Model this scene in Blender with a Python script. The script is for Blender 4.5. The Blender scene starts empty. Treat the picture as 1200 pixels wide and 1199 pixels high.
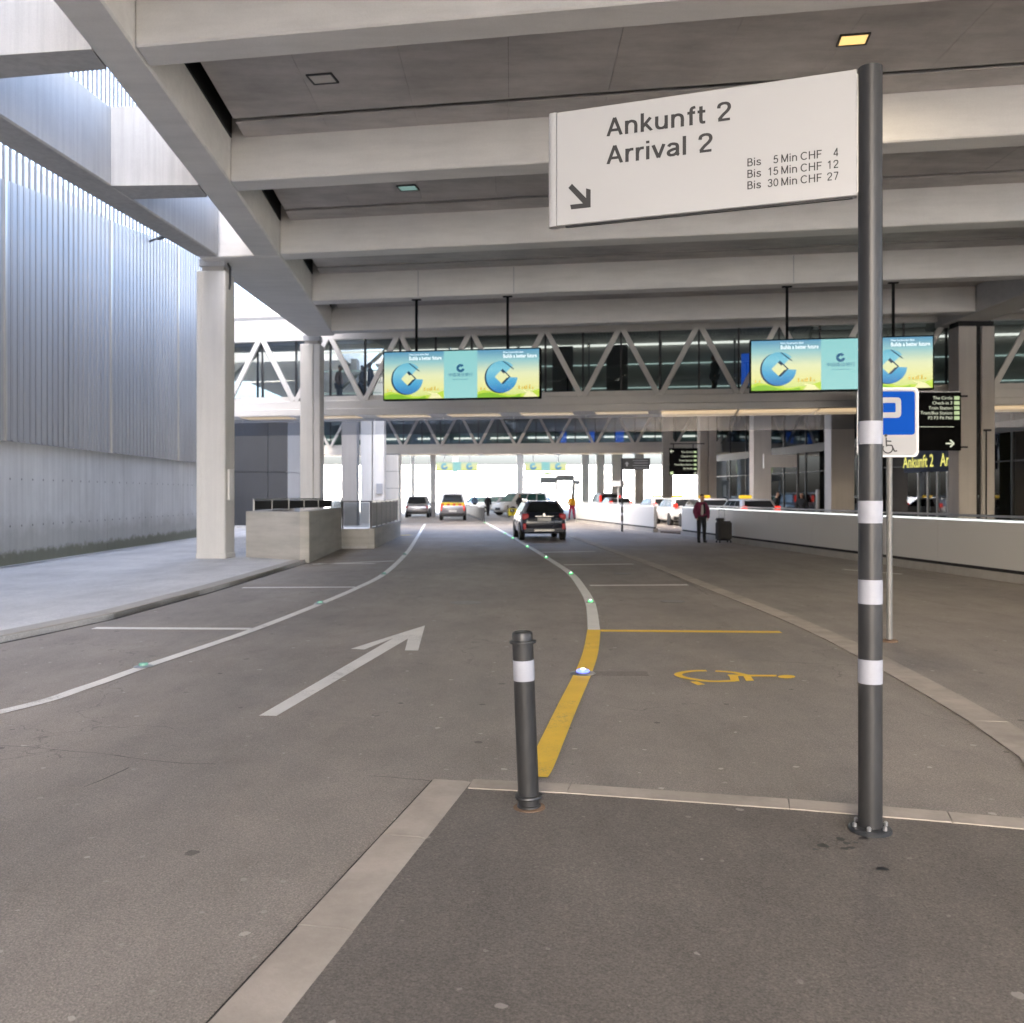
import bpy, bmesh, math, random
from mathutils import Vector, Matrix
random.seed(7)
R = math.radians
SC = bpy.context.scene
COL = SC.collection

# ------------------------------------------------------------------ camera, sky, sun, exposure
FPX, CX, HY, CAMZ = 1100.0, 600.0, 580.0, 1.7      # focal length and horizon measured on a 1200 px wide picture
cam_d = bpy.data.cameras.new('camera')
cam = bpy.data.objects.new('camera', cam_d)
COL.objects.link(cam)
cam.location = (0, 0, CAMZ)
cam.rotation_euler = (R(90), 0, 0)
cam_d.sensor_width = 36
cam_d.lens = 36 * FPX / 1200
cam_d.shift_y = -(599.5 - HY) / 1200
cam_d.clip_end = 3000
cam_d.clip_start = 0.05
cam_d.dof.use_dof = True
cam_d.dof.focus_distance = 5.6
cam_d.dof.aperture_fstop = 3.4
SC.camera = cam

EXPOSURE = 3.85
EM = 2 ** -EXPOSURE
SUN_EL, SUN_AZ = 28.0, 215.0            # azimuth: compass-like, 180 = straight behind the camera, 215 = behind and to the left
world = bpy.data.worlds.new('World')
SC.world = world
world.use_nodes = True
wt = world.node_tree
sky = wt.nodes.new('ShaderNodeTexSky')
sky.sky_type = 'NISHITA'
sky.sun_disc = False
sky.sun_elevation = R(SUN_EL)
sky.sun_rotation = R(SUN_AZ)
sky.air_density = 0.75
sky.dust_density = 7.0
sky.ozone_density = 1.0
wt.links.new(sky.outputs[0], wt.nodes['Background'].inputs[0])
wt.nodes['Background'].inputs[1].default_value = 0.15
sun_d = bpy.data.lights.new('sun', 'SUN')
sun = bpy.data.objects.new('sun', sun_d)
COL.objects.link(sun)
sun_d.energy = 3.5
sun_d.angle = R(0.55)
sun_d.color = (1.0, 0.98, 0.95)
_az = R(SUN_AZ)
_to_sun = Vector((math.sin(_az) * math.cos(R(SUN_EL)), math.cos(_az) * math.cos(R(SUN_EL)), math.sin(R(SUN_EL))))
sun.rotation_euler = _to_sun.to_track_quat('Z', 'Y').to_euler()
SC.view_settings.view_transform = 'Standard'
SC.view_settings.look = 'None'
SC.view_settings.exposure = EXPOSURE
SC.view_settings.gamma = 1.0
SC.view_settings.use_curve_mapping = False
SC.render.engine = 'CYCLES'
cy = SC.cycles
cy.use_denoising = True
cy.max_bounces = 9
cy.diffuse_bounces = 6
cy.glossy_bounces = 4
cy.transparent_max_bounces = 12
cy.sample_clamp_indirect = 8
cy.caustics_reflective = False
cy.caustics_refractive = False

# ------------------------------------------------------------------ helpers
def P(u, v, Y):
    """World point at distance Y that measures (u, v) on the photograph."""
    return Vector(((u - CX) / FPX * Y, Y, CAMZ - (v - HY) / FPX * Y))

def G(u, v, z=0.0):
    Y = FPX * (CAMZ - z) / (v - HY)
    return Vector(((u - CX) / FPX * Y, Y, z))

class MB:
    def __init__(s):
        s.v, s.f, s.m = [], [], []
    def add(s, vs, fs, mi=0):
        b = len(s.v)
        s.v += [tuple(p) for p in vs]
        s.f += [tuple(b + i for i in f) for f in fs]
        s.m += [mi] * len(fs)
        return s
    def box(s, x0, x1, y0, y1, z0, z1, mi=0):
        vs = [(x, y, z) for z in (z0, z1) for y in (y0, y1) for x in (x0, x1)]
        return s.add(vs, [(0, 2, 3, 1), (4, 5, 7, 6), (0, 1, 5, 4), (2, 6, 7, 3), (0, 4, 6, 2), (1, 3, 7, 5)], mi)
    def prism(s, poly, z0, z1, mi=0):
        a = sum(poly[i][0] * poly[(i + 1) % len(poly)][1] - poly[(i + 1) % len(poly)][0] * poly[i][1] for i in range(len(poly)))
        if a < 0: poly = poly[::-1]
        n = len(poly)
        vs = [(p[0], p[1], z0) for p in poly] + [(p[0], p[1], z1) for p in poly]
        fs = [tuple(range(n - 1, -1, -1)), tuple(range(n, 2 * n))]
        fs += [(i, (i + 1) % n, n + (i + 1) % n, n + i) for i in range(n)]
        return s.add(vs, fs, mi)
    def sheet(s, poly, z=0.0, mi=0):
        a = sum(poly[i][0] * poly[(i + 1) % len(poly)][1] - poly[(i + 1) % len(poly)][0] * poly[i][1] for i in range(len(poly)))
        if a < 0: poly = poly[::-1]
        return s.add([(p[0], p[1], z) for p in poly], [tuple(range(len(poly)))], mi)
    def plate(s, poly_xz, y0, y1, mi=0):
        """polygon in x,z extruded along y (y0 is the front)"""
        a = sum(poly_xz[i][0] * poly_xz[(i + 1) % len(poly_xz)][1] - poly_xz[(i + 1) % len(poly_xz)][0] * poly_xz[i][1] for i in range(len(poly_xz)))
        if a < 0: poly_xz = poly_xz[::-1]
        n = len(poly_xz)
        vs = [(p[0], y0, p[1]) for p in poly_xz] + [(p[0], y1, p[1]) for p in poly_xz]
        fs = [tuple(range(n)), tuple(range(2 * n - 1, n - 1, -1))]
        fs += [((i + 1) % n, i, n + i, n + (i + 1) % n) for i in range(n)]
        return s.add(vs, fs, mi)
    def bar(s, p0, p1, w, h, up=(0, 0, 1), mi=0):
        p0, p1 = Vector(p0), Vector(p1)
        d = (p1 - p0).normalized()
        up = Vector(up)
        x = d.cross(up)
        x = x.normalized() if x.length > 1e-5 else Vector((1, 0, 0))
        y = x.cross(d).normalized()
        vs = [p + x * a * w / 2 + y * b * h / 2 for p in (p0, p1) for a, b in ((-1, -1), (1, -1), (1, 1), (-1, 1))]
        return s.add(vs, [(0, 1, 2, 3), (7, 6, 5, 4), (0, 4, 5, 1), (1, 5, 6, 2), (2, 6, 7, 3), (3, 7, 4, 0)], mi)
    def tube(s, p0, p1, r0, r1=None, n=14, mi=0, cap=True):
        r1 = r0 if r1 is None else r1
        p0, p1 = Vector(p0), Vector(p1)
        d = (p1 - p0).normalized()
        a = d.orthogonal().normalized()
        b = d.cross(a)
        vs = []
        for p, r in ((p0, r0), (p1, r1)):
            for i in range(n):
                t = 2 * math.pi * i / n
                vs.append(p + a * math.cos(t) * r + b * math.sin(t) * r)
        fs = [(i, (i + 1) % n, n + (i + 1) % n, n + i) for i in range(n)]
        if cap: fs += [tuple(range(n - 1, -1, -1)), tuple(range(n, 2 * n))]
        return s.add(vs, fs, mi)
    def lathe(s, prof, n=20, axis='z', mi=0, c=(0, 0, 0)):
        vs, fs = [], []
        for r, h in prof:
            for i in range(n):
                t = 2 * math.pi * i / n
                x, y = r * math.cos(t), r * math.sin(t)
                p = (x, y, h) if axis == 'z' else ((h, x, y) if axis == 'x' else (y, h, x))
                vs.append((p[0] + c[0], p[1] + c[1], p[2] + c[2]))
        for k in range(len(prof) - 1):
            for i in range(n):
                j = (i + 1) % n
                fs.append((k * n + i, k * n + j, k * n + n + j, k * n + n + i))
        if prof[0][0] > 1e-6: fs.append(tuple(range(n - 1, -1, -1)))
        if prof[-1][0] > 1e-6: fs.append(tuple((len(prof) - 1) * n + i for i in range(n)))
        return s.add(vs, fs, mi)
    def strip(s, pts, w, z=0.0, mi=0):
        """flat ribbon along ground points"""
        L, Rr = [], []
        for i, p in enumerate(pts):
            a = pts[max(i - 1, 0)]; b = pts[min(i + 1, len(pts) - 1)]
            d = Vector((b[0] - a[0], b[1] - a[1])).normalized()
            n = Vector((-d.y, d.x))
            ww = w[i] if isinstance(w, (list, tuple)) else w
            L.append((p[0] + n.x * ww / 2, p[1] + n.y * ww / 2, z)); Rr.append((p[0] - n.x * ww / 2, p[1] - n.y * ww / 2, z))
        k = len(pts)
        return s.add(L + Rr, [(i, k + i, k + i + 1, i + 1) for i in range(k - 1)], mi)
    def build(s, name, mats, parent=None, loc=(0, 0, 0), rot=(0, 0, 0), smooth=False, bevel=0.0, segs=1, angle=0.6):
        me = bpy.data.meshes.new(name)
        me.from_pydata(s.v, [], s.f)
        if not isinstance(mats, (list, tuple)): mats = [mats]
        for m in mats: me.materials.append(m)
        for p, mi in zip(me.polygons, s.m): p.material_index = mi
        if bevel > 0 or smooth:
            bm = bmesh.new(); bm.from_mesh(me)
            bmesh.ops.recalc_face_normals(bm, faces=bm.faces[:])
            if bevel > 0:
                es = [e for e in bm.edges if len(e.link_faces) == 2 and e.calc_face_angle(0) > 0.5]
                bmesh.ops.bevel(bm, geom=es, offset=bevel, segments=segs, affect='EDGES', clamp_overlap=True)
            if smooth:
                for f in bm.faces: f.smooth = True
                for e in bm.edges:
                    if len(e.link_faces) == 2 and e.calc_face_angle(0) > angle: e.smooth = False
            bm.to_mesh(me); bm.free()
        o = bpy.data.objects.new(name, me)
        COL.objects.link(o)
        o.location = loc; o.rotation_euler = rot
        if parent: o.parent = parent
        return o

def tag(o, label=None, cat=None, group=None, kind=None):
    if label: o['label'] = label
    if cat: o['category'] = cat
    if group: o['group'] = group
    if kind: o['kind'] = kind
    return o

def thing(name, label, cat, loc=(0, 0, 0), rz=0.0, group=None):
    o = bpy.data.objects.new(name, None)
    o.empty_display_size = 0.3
    COL.objects.link(o)
    o.location = loc; o.rotation_euler = (0, 0, rz)
    return tag(o, label, cat, group, 'thing')

def share(src, name, parent, loc=(0, 0, 0), rot=(0, 0, 0), sc=(1, 1, 1)):
    o = bpy.data.objects.new(name, src.data)
    COL.objects.link(o)
    o.parent = parent; o.location = loc; o.rotation_euler = rot; o.scale = sc
    return o

def copy_tree(o, parent=None):
    c = o.copy(); COL.objects.link(c)
    if parent: c.parent = parent
    for ch in [x for x in bpy.data.objects if x.parent == o]: copy_tree(ch, c)
    return c

def text(body, size, mat, parent, loc, width=None, align='LEFT', name='lettering', rot=(R(90), 0, 0), ext=0.0008, track=1.0, bold=0.0):
    cu = bpy.data.curves.new(name, 'FONT')
    cu.body = body; cu.size = size; cu.align_x = align; cu.extrude = ext
    cu.space_character = track; cu.offset = bold; cu.resolution_u = 3
    cu.materials.append(mat)
    t = bpy.data.objects.new(name, cu); COL.objects.link(t)
    if width:
        bpy.context.view_layer.update()
        w = t.dimensions.x
    me = bpy.data.meshes.new_from_object(t.evaluated_get(bpy.context.evaluated_depsgraph_get()))
    me.name = name
    o = bpy.data.objects.new(name, me); COL.objects.link(o)
    bpy.data.objects.remove(t)
    o.parent = parent; o.location = loc; o.rotation_euler = rot
    if width and w > 0: o.scale = (width / w, 1, 1)
    return o

GL = {}      # sans letters as centre lines, cap height 1: (advance, strokes); a stroke marked ~ is smoothed
def _gl(ch, adv, *st): GL[ch] = (adv, st)
def _el(cx, cz, rx, rz, a0, a1, n=16): return [(cx + rx * math.cos(R(a0 + (a1 - a0) * i / n)), cz + rz * math.sin(R(a0 + (a1 - a0) * i / n))) for i in range(n + 1)]
_gl('A', .74, [(.055, 0), (.36, .98)], [(.665, 0), (.36, .98)], [(.17, .31), (.55, .31)])
_gl('n', .64, [(.1, 0), (.1, .72)], ['~', (.1, .40), (.15, .58), (.31, .66), (.47, .59), (.52, .43), (.52, .2), (.52, 0)])
_gl('u', .64, [(.52, .72), (.52, 0)], ['~', (.52, .32), (.47, .14), (.31, .06), (.15, .13), (.10, .29), (.10, .5), (.10, .72)])
_gl('k', .58, [(.1, 0), (.1, 1)], [(.11, .25), (.47, .72)], [(.24, .41), (.52, 0)])
_gl('f', .37, ['~', (.19, 0), (.19, .4), (.19, .72), (.23, .89), (.38, .935)], [(.03, .655), (.37, .655)])
_gl('t', .39, ['~', (.18, .93), (.18, .55), (.18, .24), (.22, .09), (.37, .07)], [(.03, .655), (.37, .655)])
_gl('r', .39, [(.1, 0), (.1, .72)], ['~', (.1, .36), (.14, .55), (.24, .645), (.39, .65)])
_gl('i', .22, [(.1, 0), (.1, .72)], [(.1, .86), (.1, 1.0)])
_gl('l', .22, [(.1, 0), (.1, 1)])
_gl('v', .56, [(.045, .72), (.28, .02)], [(.515, .72), (.28, .02)])
_gl('a', .60, ['~', (.09, .54), (.16, .64), (.29, .66), (.43, .61), (.47, .48), (.47, .2), (.49, .08), (.55, .05)], ['~', (.47, .39), (.28, .365), (.11, .28), (.09, .15), (.20, .065), (.36, .10), (.47, .22)])
_gl('2', .62, ['~', (.07, .69), (.11, .86), (.29, .935), (.47, .87), (.52, .69), (.44, .52), (.25, .32), (.09, .10)], [(.05, .066), (.55, .066)])
_gl('B', .64, [(.1, 0), (.1, 1)], ['~', (.1, .935), (.34, .935), (.48, .87), (.49, .67), (.36, .54), (.1, .535)], ['~', (.1, .533), (.38, .53), (.54, .42), (.54, .18), (.39, .066), (.1, .066)])
_gl('s', .54, ['~', (.45, .54), (.40, .63), (.26, .66), (.12, .60), (.12, .45), (.27, .37), (.42, .30), (.45, .17), (.34, .07), (.19, .065), (.09, .12), (.05, .21)])
_gl('M', .86, [(.1, 0), (.1, 1)], [(.10, .97), (.42, .05)], [(.42, .05), (.74, .97)], [(.74, 0), (.74, 1)])
_gl('C', .78, _el(.41, .5, .33, .435, 42, 318, 22))
_gl('H', .76, [(.1, 0), (.1, 1)], [(.64, 0), (.64, 1)], [(.1, .52), (.64, .52)])
_gl('F', .60, [(.1, 0), (.1, 1)], [(.1, .935), (.56, .935)], [(.1, .50), (.50, .50)])
_gl('1', .62, [(.34, 0), (.34, 1)], [(.34, .94), (.12, .74)])
_gl('5', .62, [(.50, .935), (.15, .935)], ['~', (.16, .935), (.12, .70), (.10, .50), (.18, .57), (.31, .60), (.47, .52), (.52, .33), (.44, .13), (.27, .066), (.12, .11), (.06, .23)])
_gl('3', .62, ['~', (.08, .76), (.14, .89), (.29, .935), (.45, .87), (.47, .70), (.39, .56), (.22, .53)], ['~', (.22, .528), (.44, .48), (.52, .31), (.45, .13), (.28, .066), (.12, .11), (.06, .25)])
_gl('0', .62, _el(.30, .5, .235, .435, 0, 360, 26))
_gl('4', .62, [(.42, 0), (.42, 1)], [(.42, .96), (.06, .25)], [(.03, .25), (.57, .25)])
_gl('7', .62, [(.05, .935), (.55, .935)], [(.53, .93), (.22, 0)])
_gl(' ', .34)
def strokes(body, cap, wgt, track, mat, parent, loc, width=None, align='LEFT', name='lettering'):
    """lettering as thin raised strokes on a sign face (local x right, z up)"""
    x, parts = 0.0, []
    for ch in body:
        adv, st = GL[ch]
        for q in st:
            q = list(q); sm = q and q[0] == '~'
            if sm: q = q[1:]
            parts.append((x, [Vector(p) for p in q], sm))
        x += adv + track
    total = (x - track - .05) * cap
    kx = width / total if width else 1.0
    off = -total * kx if align == 'RIGHT' else 0.0
    mb = MB()
    for k, (x0, q, sm) in enumerate(parts):
        if sm: q = smooth_pts(q, 6)
        y = -0.0003 * (1 + k % 5)
        vs, n = [], len(q)
        for i, p in enumerate(q):
            d = (q[min(i + 1, n - 1)] - q[max(i - 1, 0)])
            if n > 3 and i in (0, n - 1) and (q[0] - q[-1]).length < 1e-4: d = q[1] - q[-2]
            d.normalize(); nn = Vector((-d.y, d.x)) * wgt / 2
            for sgn in (1, -1):
                w = p + nn * sgn
                if w.y < 0: w.y = 0
                if w.y > 1 : w.y = 1
                vs.append((off + (x0 + w.x) * cap * kx, y, w.y * cap))
        mb.add(vs, [(2 * i, 2 * i + 1, 2 * i + 3, 2 * i + 2) for i in range(n - 1)])
    return mb.build(name, mat, parent, loc)
def smooth_pts(pts, n=6):
    out = []
    for i in range(len(pts) - 1):
        p0, p1, p2, p3 = pts[max(i - 1, 0)], pts[i], pts[i + 1], pts[min(i + 2, len(pts) - 1)]
        for k in range(n):
            t = k / n
            out.append(0.5 * ((2 * p1) + (p2 - p0) * t + (2 * p0 - 5 * p1 + 4 * p2 - p3) * t * t + (3 * p1 - p0 - 3 * p2 + p3) * t ** 3))
    out.append(pts[-1]); return out

# ------------------------------------------------------------------ materials
def nodes(name):
    m = bpy.data.materials.new(name); m.use_nodes = True
    nt = m.node_tree
    return m, nt, nt.nodes['Principled BSDF'], nt.nodes.new, nt.links.new

def noise(nt, scale, detail=4, rough=0.6, src=None, stretch=None):
    N, L = nt.nodes.new, nt.links.new
    if src is None:
        tc = N('ShaderNodeNewGeometry'); src = tc.outputs['Position']
    if stretch:
        mp = N('ShaderNodeMapping'); mp.inputs['Scale'].default_value = stretch
        L(src, mp.inputs['Vector']); src = mp.outputs['Vector']
    n = N('ShaderNodeTexNoise'); n.inputs['Scale'].default_value = scale
    n.inputs['Detail'].default_value = detail; n.inputs['Roughness'].default_value = rough
    L(src, n.inputs['Vector'])
    return n.outputs['Fac']

def ramp(nt, src, stops):
    r = nt.nodes.new('ShaderNodeValToRGB')
    e = r.color_ramp.elements
    while len(e) < len(stops): e.new(0.5)
    for k, (p, c) in enumerate(stops):
        e[k].position = p; e[k].color = (*c, 1) if len(c) == 3 else c
    nt.links.new(src, r.inputs[0])
    return r.outputs[0]

def mix(nt, fac, a, b, mode='MIX'):
    m = nt.nodes.new('ShaderNodeMix'); m.data_type = 'RGBA'; m.blend_type = mode
    for sock, val in ((m.inputs[0], fac), (m.inputs[6], a), (m.inputs[7], b)):
        if hasattr(val, 'links'): nt.links.new(val, sock)
        elif isinstance(val, (int, float)): sock.default_value = val
        else: sock.default_value = (*val, 1)
    return m.outputs[2]

def math_(nt, op, a, b=None, clamp=False):
    m = nt.nodes.new('ShaderNodeMath'); m.operation = op; m.use_clamp = clamp
    for i, v in enumerate((a, b)):
        if v is None: continue
        if hasattr(v, 'links'): nt.links.new(v, m.inputs[i])
        else: m.inputs[i].default_value = v
    return m.outputs[0]

def bump(nt, bs, src, strength, dist=0.01):
    b = nt.nodes.new('ShaderNodeBump'); b.inputs['Strength'].default_value = strength; b.inputs['Distance'].default_value = dist
    nt.links.new(src, b.inputs['Height']); nt.links.new(b.outputs[0], bs.inputs['Normal'])

def sc(c, k): return tuple(min(1, x * k) for x in c)

def pmat(name, col, rough=0.6, metal=0.0, var=0.12, scale=2.0, bmp=0.0, bscale=60, stretch=None, obj_var=0.0, coat=0.0, spec=0.5):
    m, nt, bs, N, L = nodes(name)
    f = noise(nt, scale, 5, 0.6, stretch=stretch)
    c = ramp(nt, f, [(0.25, sc(col, 1 - var)), (0.75, sc(col, 1 + var))])
    if obj_var:
        oi = N('ShaderNodeObjectInfo')
        c = mix(nt, 1.0, c, ramp(nt, oi.outputs['Random'], [(0, (1 - obj_var,) * 3), (1, (1 + 0 * obj_var,) * 3)]), 'MULTIPLY')
    L(c, bs.inputs['Base Color'])
    bs.inputs['Metallic'].default_value = metal
    bs.inputs['Specular IOR Level'].default_value = spec
    rr = math_(nt, 'ADD', math_(nt, 'MULTIPLY', f, 0.16), rough - 0.08, True)
    L(rr, bs.inputs['Roughness'])
    bs.inputs['Coat Weight'].default_value = coat
    if bmp: bump(nt, bs, noise(nt, bscale, 3), bmp)
    return m

def emis(name, col, strength=1.0):
    m, nt, bs, N, L = nodes(name)
    bs.inputs['Base Color'].default_value = (*sc(col, 0.3), 1)
    bs.inputs['Emission Color'].default_value = (*col, 1)
    bs.inputs['Emission Strength'].default_value = strength * EM
    bs.inputs['Roughness'].default_value = 0.4
    return m

def glass(name, tint=(0.75, 0.85, 0.83), refl=0.12, rough=0.02, gcol=(0.9, 0.95, 1)):
    m = bpy.data.materials.new(name); m.use_nodes = True
    nt = m.node_tree; nt.nodes.clear(); N, L = nt.nodes.new, nt.links.new
    out = N('ShaderNodeOutputMaterial'); t = N('ShaderNodeBsdfTransparent'); g = N('ShaderNodeBsdfGlossy'); mx = N('ShaderNodeMixShader')
    t.inputs[0].default_value = (*tint, 1); g.inputs['Color'].default_value = (*gcol, 1); g.inputs['Roughness'].default_value = rough
    lw = N('ShaderNodeLayerWeight'); lw.inputs['Blend'].default_value = 0.25
    f = math_(nt, 'ADD', math_(nt, 'MULTIPLY', lw.outputs['Fresnel'], 0.9), refl, True)
    L(f, mx.inputs[0]); L(t.outputs[0], mx.inputs[1]); L(g.outputs[0], mx.inputs[2]); L(mx.outputs[0], out.inputs[0])
    return m

def asphalt(name, col, gum=1.0, blot=0.16, rough=0.62, tint=(1.05, 1.0, 0.95)):
    m, nt, bs, N, L = nodes(name)
    big = noise(nt, 0.35, 5, 0.6)
    mid = noise(nt, 3.0, 6, 0.7, stretch=(1.0, 0.45, 1.0))
    fine = noise(nt, 110, 3, 0.7)
    vf = N('ShaderNodeTexVoronoi'); vf.inputs['Scale'].default_value = 125
    gp = N('ShaderNodeNewGeometry'); L(gp.outputs['Position'], vf.inputs['Vector'])
    gsep = N('ShaderNodeSeparateColor'); L(vf.outputs['Color'], gsep.inputs[0]); grain = ramp(nt, gsep.outputs[0], [(0, (0.2,) * 3), (1, (1, 0.99, 0.97))])
    c = ramp(nt, big, [(0.3, sc(col, 1 - blot)), (0.7, sc(col, 1 + blot))])
    c = mix(nt, 1.0, c, ramp(nt, mid, [(0.2, (0.84,) * 3), (0.5, (1,) * 3), (0.85, (1.1, 1.09, 1.07))]), 'MULTIPLY')
    c = mix(nt, 1.0, c, ramp(nt, fine, [(0.28, (0.58,) * 3), (0.5, (1.0,) * 3), (0.72, (1.5, 1.49, 1.46))]), 'MULTIPLY')
    c = mix(nt, 0.36, c, mix(nt, 1.0, c, grain, 'MULTIPLY'))
    c = mix(nt, 1.0, c, (1.28, 1.28, 1.28), 'MULTIPLY')
    lane = noise(nt, 1.0, 5, 0.65, stretch=(0.55, 0.07, 1.0))
    c = mix(nt, 1.0, c, ramp(nt, lane, [(0.28, (0.80, 0.80, 0.80)), (0.5, (1.0,) * 3), (0.72, (1.13, 1.12, 1.10))]), 'MULTIPLY')
    blotch = noise(nt, 1.3, 8, 0.75)
    c = mix(nt, math_(nt, 'MULTIPLY', ramp(nt, blotch, [(0.60, (0, 0, 0)), (0.72, (1, 1, 1))]), 0.22), c, (0.07, 0.066, 0.062))
    # worn-in chewing gum and small stains, scattered
    for scl, thr, gc, amt in ((2.2, 0.05, (0.50, 0.49, 0.47), 0.8 * gum), (3.6, 0.055, (0.40, 0.39, 0.37), 0.6 * gum), (1.5, 0.05, (0.03, 0.03, 0.03), 0.55 * gum)):
        v = N('ShaderNodeTexVoronoi'); v.voronoi_dimensions = '2D'; v.inputs['Scale'].default_value = scl
        mp = N('ShaderNodeMapping'); mp.inputs['Location'].default_value = (scl * 3.1, scl, 0)
        L(gp.outputs['Position'], mp.inputs[0])
        wob = N('ShaderNodeVectorMath'); wob.operation = 'MULTIPLY_ADD'
        nz = N('ShaderNodeTexNoise'); nz.inputs['Scale'].default_value = 22; L(gp.outputs['Position'], nz.inputs['Vector'])
        L(nz.outputs['Color'], wob.inputs[0]); wob.inputs[1].default_value = (0.04,) * 3; L(mp.outputs[0], wob.inputs[2])
        L(wob.outputs[0], v.inputs['Vector'])
        sel = math_(nt, 'GREATER_THAN', N('ShaderNodeSeparateColor').outputs[0], 0.5)
        sep = sel.node.inputs[0].links[0].from_node
        L(v.outputs['Color'], sep.inputs[0])
        sel.node.inputs[1].default_value = 0.55
        wsz = math_(nt, 'MULTIPLY', sep.outputs[1], thr)
        hit = math_(nt, 'MULTIPLY', math_(nt, 'LESS_THAN', v.outputs['Distance'], wsz), sel)
        c = mix(nt, math_(nt, 'MULTIPLY', hit, amt), c, gc)
    # hairline cracks and seams
    w = N('ShaderNodeTexVoronoi'); w.feature = 'DISTANCE_TO_EDGE'; w.inputs['Scale'].default_value = 0.22
    dis = N('ShaderNodeVectorMath'); dis.operation = 'MULTIPLY_ADD'
    nz = N('ShaderNodeTexNoise'); nz.inputs['Scale'].default_value = 2.2; nz.inputs['Detail'].default_value = 6; L(gp.outputs['Position'], nz.inputs['Vector'])
    L(nz.outputs['Color'], dis.inputs[0]); dis.inputs[1].default_value = (0.9, 0.9, 0.9); L(gp.outputs['Position'], dis.inputs[2])
    L(dis.outputs[0], w.inputs['Vector'])
    ck = math_(nt, 'MULTIPLY', math_(nt, 'LESS_THAN', w.outputs['Distance'], 0.0016), math_(nt, 'GREATER_THAN', big, 0.52))
    c = mix(nt, math_(nt, 'MULTIPLY', ck, 0.35), c, (0.03, 0.028, 0.026))
    c = mix(nt, 1.0, c, tint, 'MULTIPLY')
    L(c, bs.inputs['Base Color'])
    bs.inputs['Specular IOR Level'].default_value = 0.45
    L(math_(nt, 'ADD', math_(nt, 'MULTIPLY', mid, -0.22), rough + 0.1, True), bs.inputs['Roughness'])
    bump(nt, bs, math_(nt, 'ADD', fine, math_(nt, 'MULTIPLY', vf.outputs['Distance'], 0.8)), 0.5, 0.004)
    return m

def concrete(name, col, streak=(6, 6, 0.35), sa=0.1, blot=0.12, rough=0.75, boards=None, bc=0.86, moss=False, holes=False):
    """cast concrete: blotches, run-off streaks, fine board marks"""
    m, nt, bs, N, L = nodes(name)
    c = ramp(nt, noise(nt, 0.6, 6, 0.65), [(0.25, sc(col, 1 - blot)), (0.75, sc(col, 1 + blot))])
    c = mix(nt, 1.0, c, ramp(nt, noise(nt, 1.2, 5, 0.6, stretch=streak), [(0.3, (1 - sa,) * 3), (0.6, (1,) * 3)]), 'MULTIPLY')
    fine = noise(nt, 45, 4)
    c = mix(nt, 1.0, c, ramp(nt, fine, [(0.2, (0.94,) * 3), (0.8, (1.04,) * 3)]), 'MULTIPLY')
    h = fine
    if boards:
        b = noise(nt, 1.0, 1, 0.5, stretch=boards)
        c = mix(nt, 1.0, c, ramp(nt, b, [(0.35, (bc,) * 3), (0.6, (1.03,) * 3)]), 'MULTIPLY')
        h = math_(nt, 'ADD', h, math_(nt, 'MULTIPLY', b, 2.0))
    if moss or holes:
        gp = N('ShaderNodeNewGeometry'); sp = N('ShaderNodeSeparateXYZ'); L(gp.outputs['Position'], sp.inputs[0])
    if moss:
        zz = math_(nt, 'ADD', sp.outputs[2], math_(nt, 'MULTIPLY', noise(nt, 2.6, 8, 0.75), -0.62))
        mf = ramp(nt, zz, [(0.0, (1, 1, 1)), (0.12, (0, 0, 0))])
        zz2 = math_(nt, 'ADD', sp.outputs[2], math_(nt, 'MULTIPLY', noise(nt, 0.9, 6, 0.7), -1.3))
        mf2 = ramp(nt, zz2, [(0.0, (0.5,) * 3), (0.5, (0, 0, 0))])
        c = mix(nt, mf2, c, (0.26, 0.25, 0.22))
        c = mix(nt, math_(nt, 'MULTIPLY', mf, 0.75), c, (0.11, 0.115, 0.06))
    if holes:
        fy = math_(nt, 'ABSOLUTE', math_(nt, 'SUBTRACT', math_(nt, 'FRACT', math_(nt, 'MULTIPLY', sp.outputs[1], 1 / 0.55)), 0.5))
        fz = math_(nt, 'ABSOLUTE', math_(nt, 'SUBTRACT', math_(nt, 'FRACT', math_(nt, 'MULTIPLY', math_(nt, 'SUBTRACT', sp.outputs[2], 0.42), 1 / 1.1)), 0.5))
        d = math_(nt, 'ADD', math_(nt, 'POWER', math_(nt, 'MULTIPLY', fy, 0.55), 2), math_(nt, 'POWER', math_(nt, 'MULTIPLY', fz, 1.1), 2))
        c = mix(nt, math_(nt, 'MULTIPLY', math_(nt, 'LESS_THAN', d, 0.0007), 0.8), c, (0.05, 0.05, 0.05))
    L(c, bs.inputs['Base Color']); bs.inputs['Roughness'].default_value = rough
    bs.inputs['Specular IOR Level'].default_value = 0.3
    bump(nt, bs, h, 0.25, 0.01)
    return m

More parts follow.
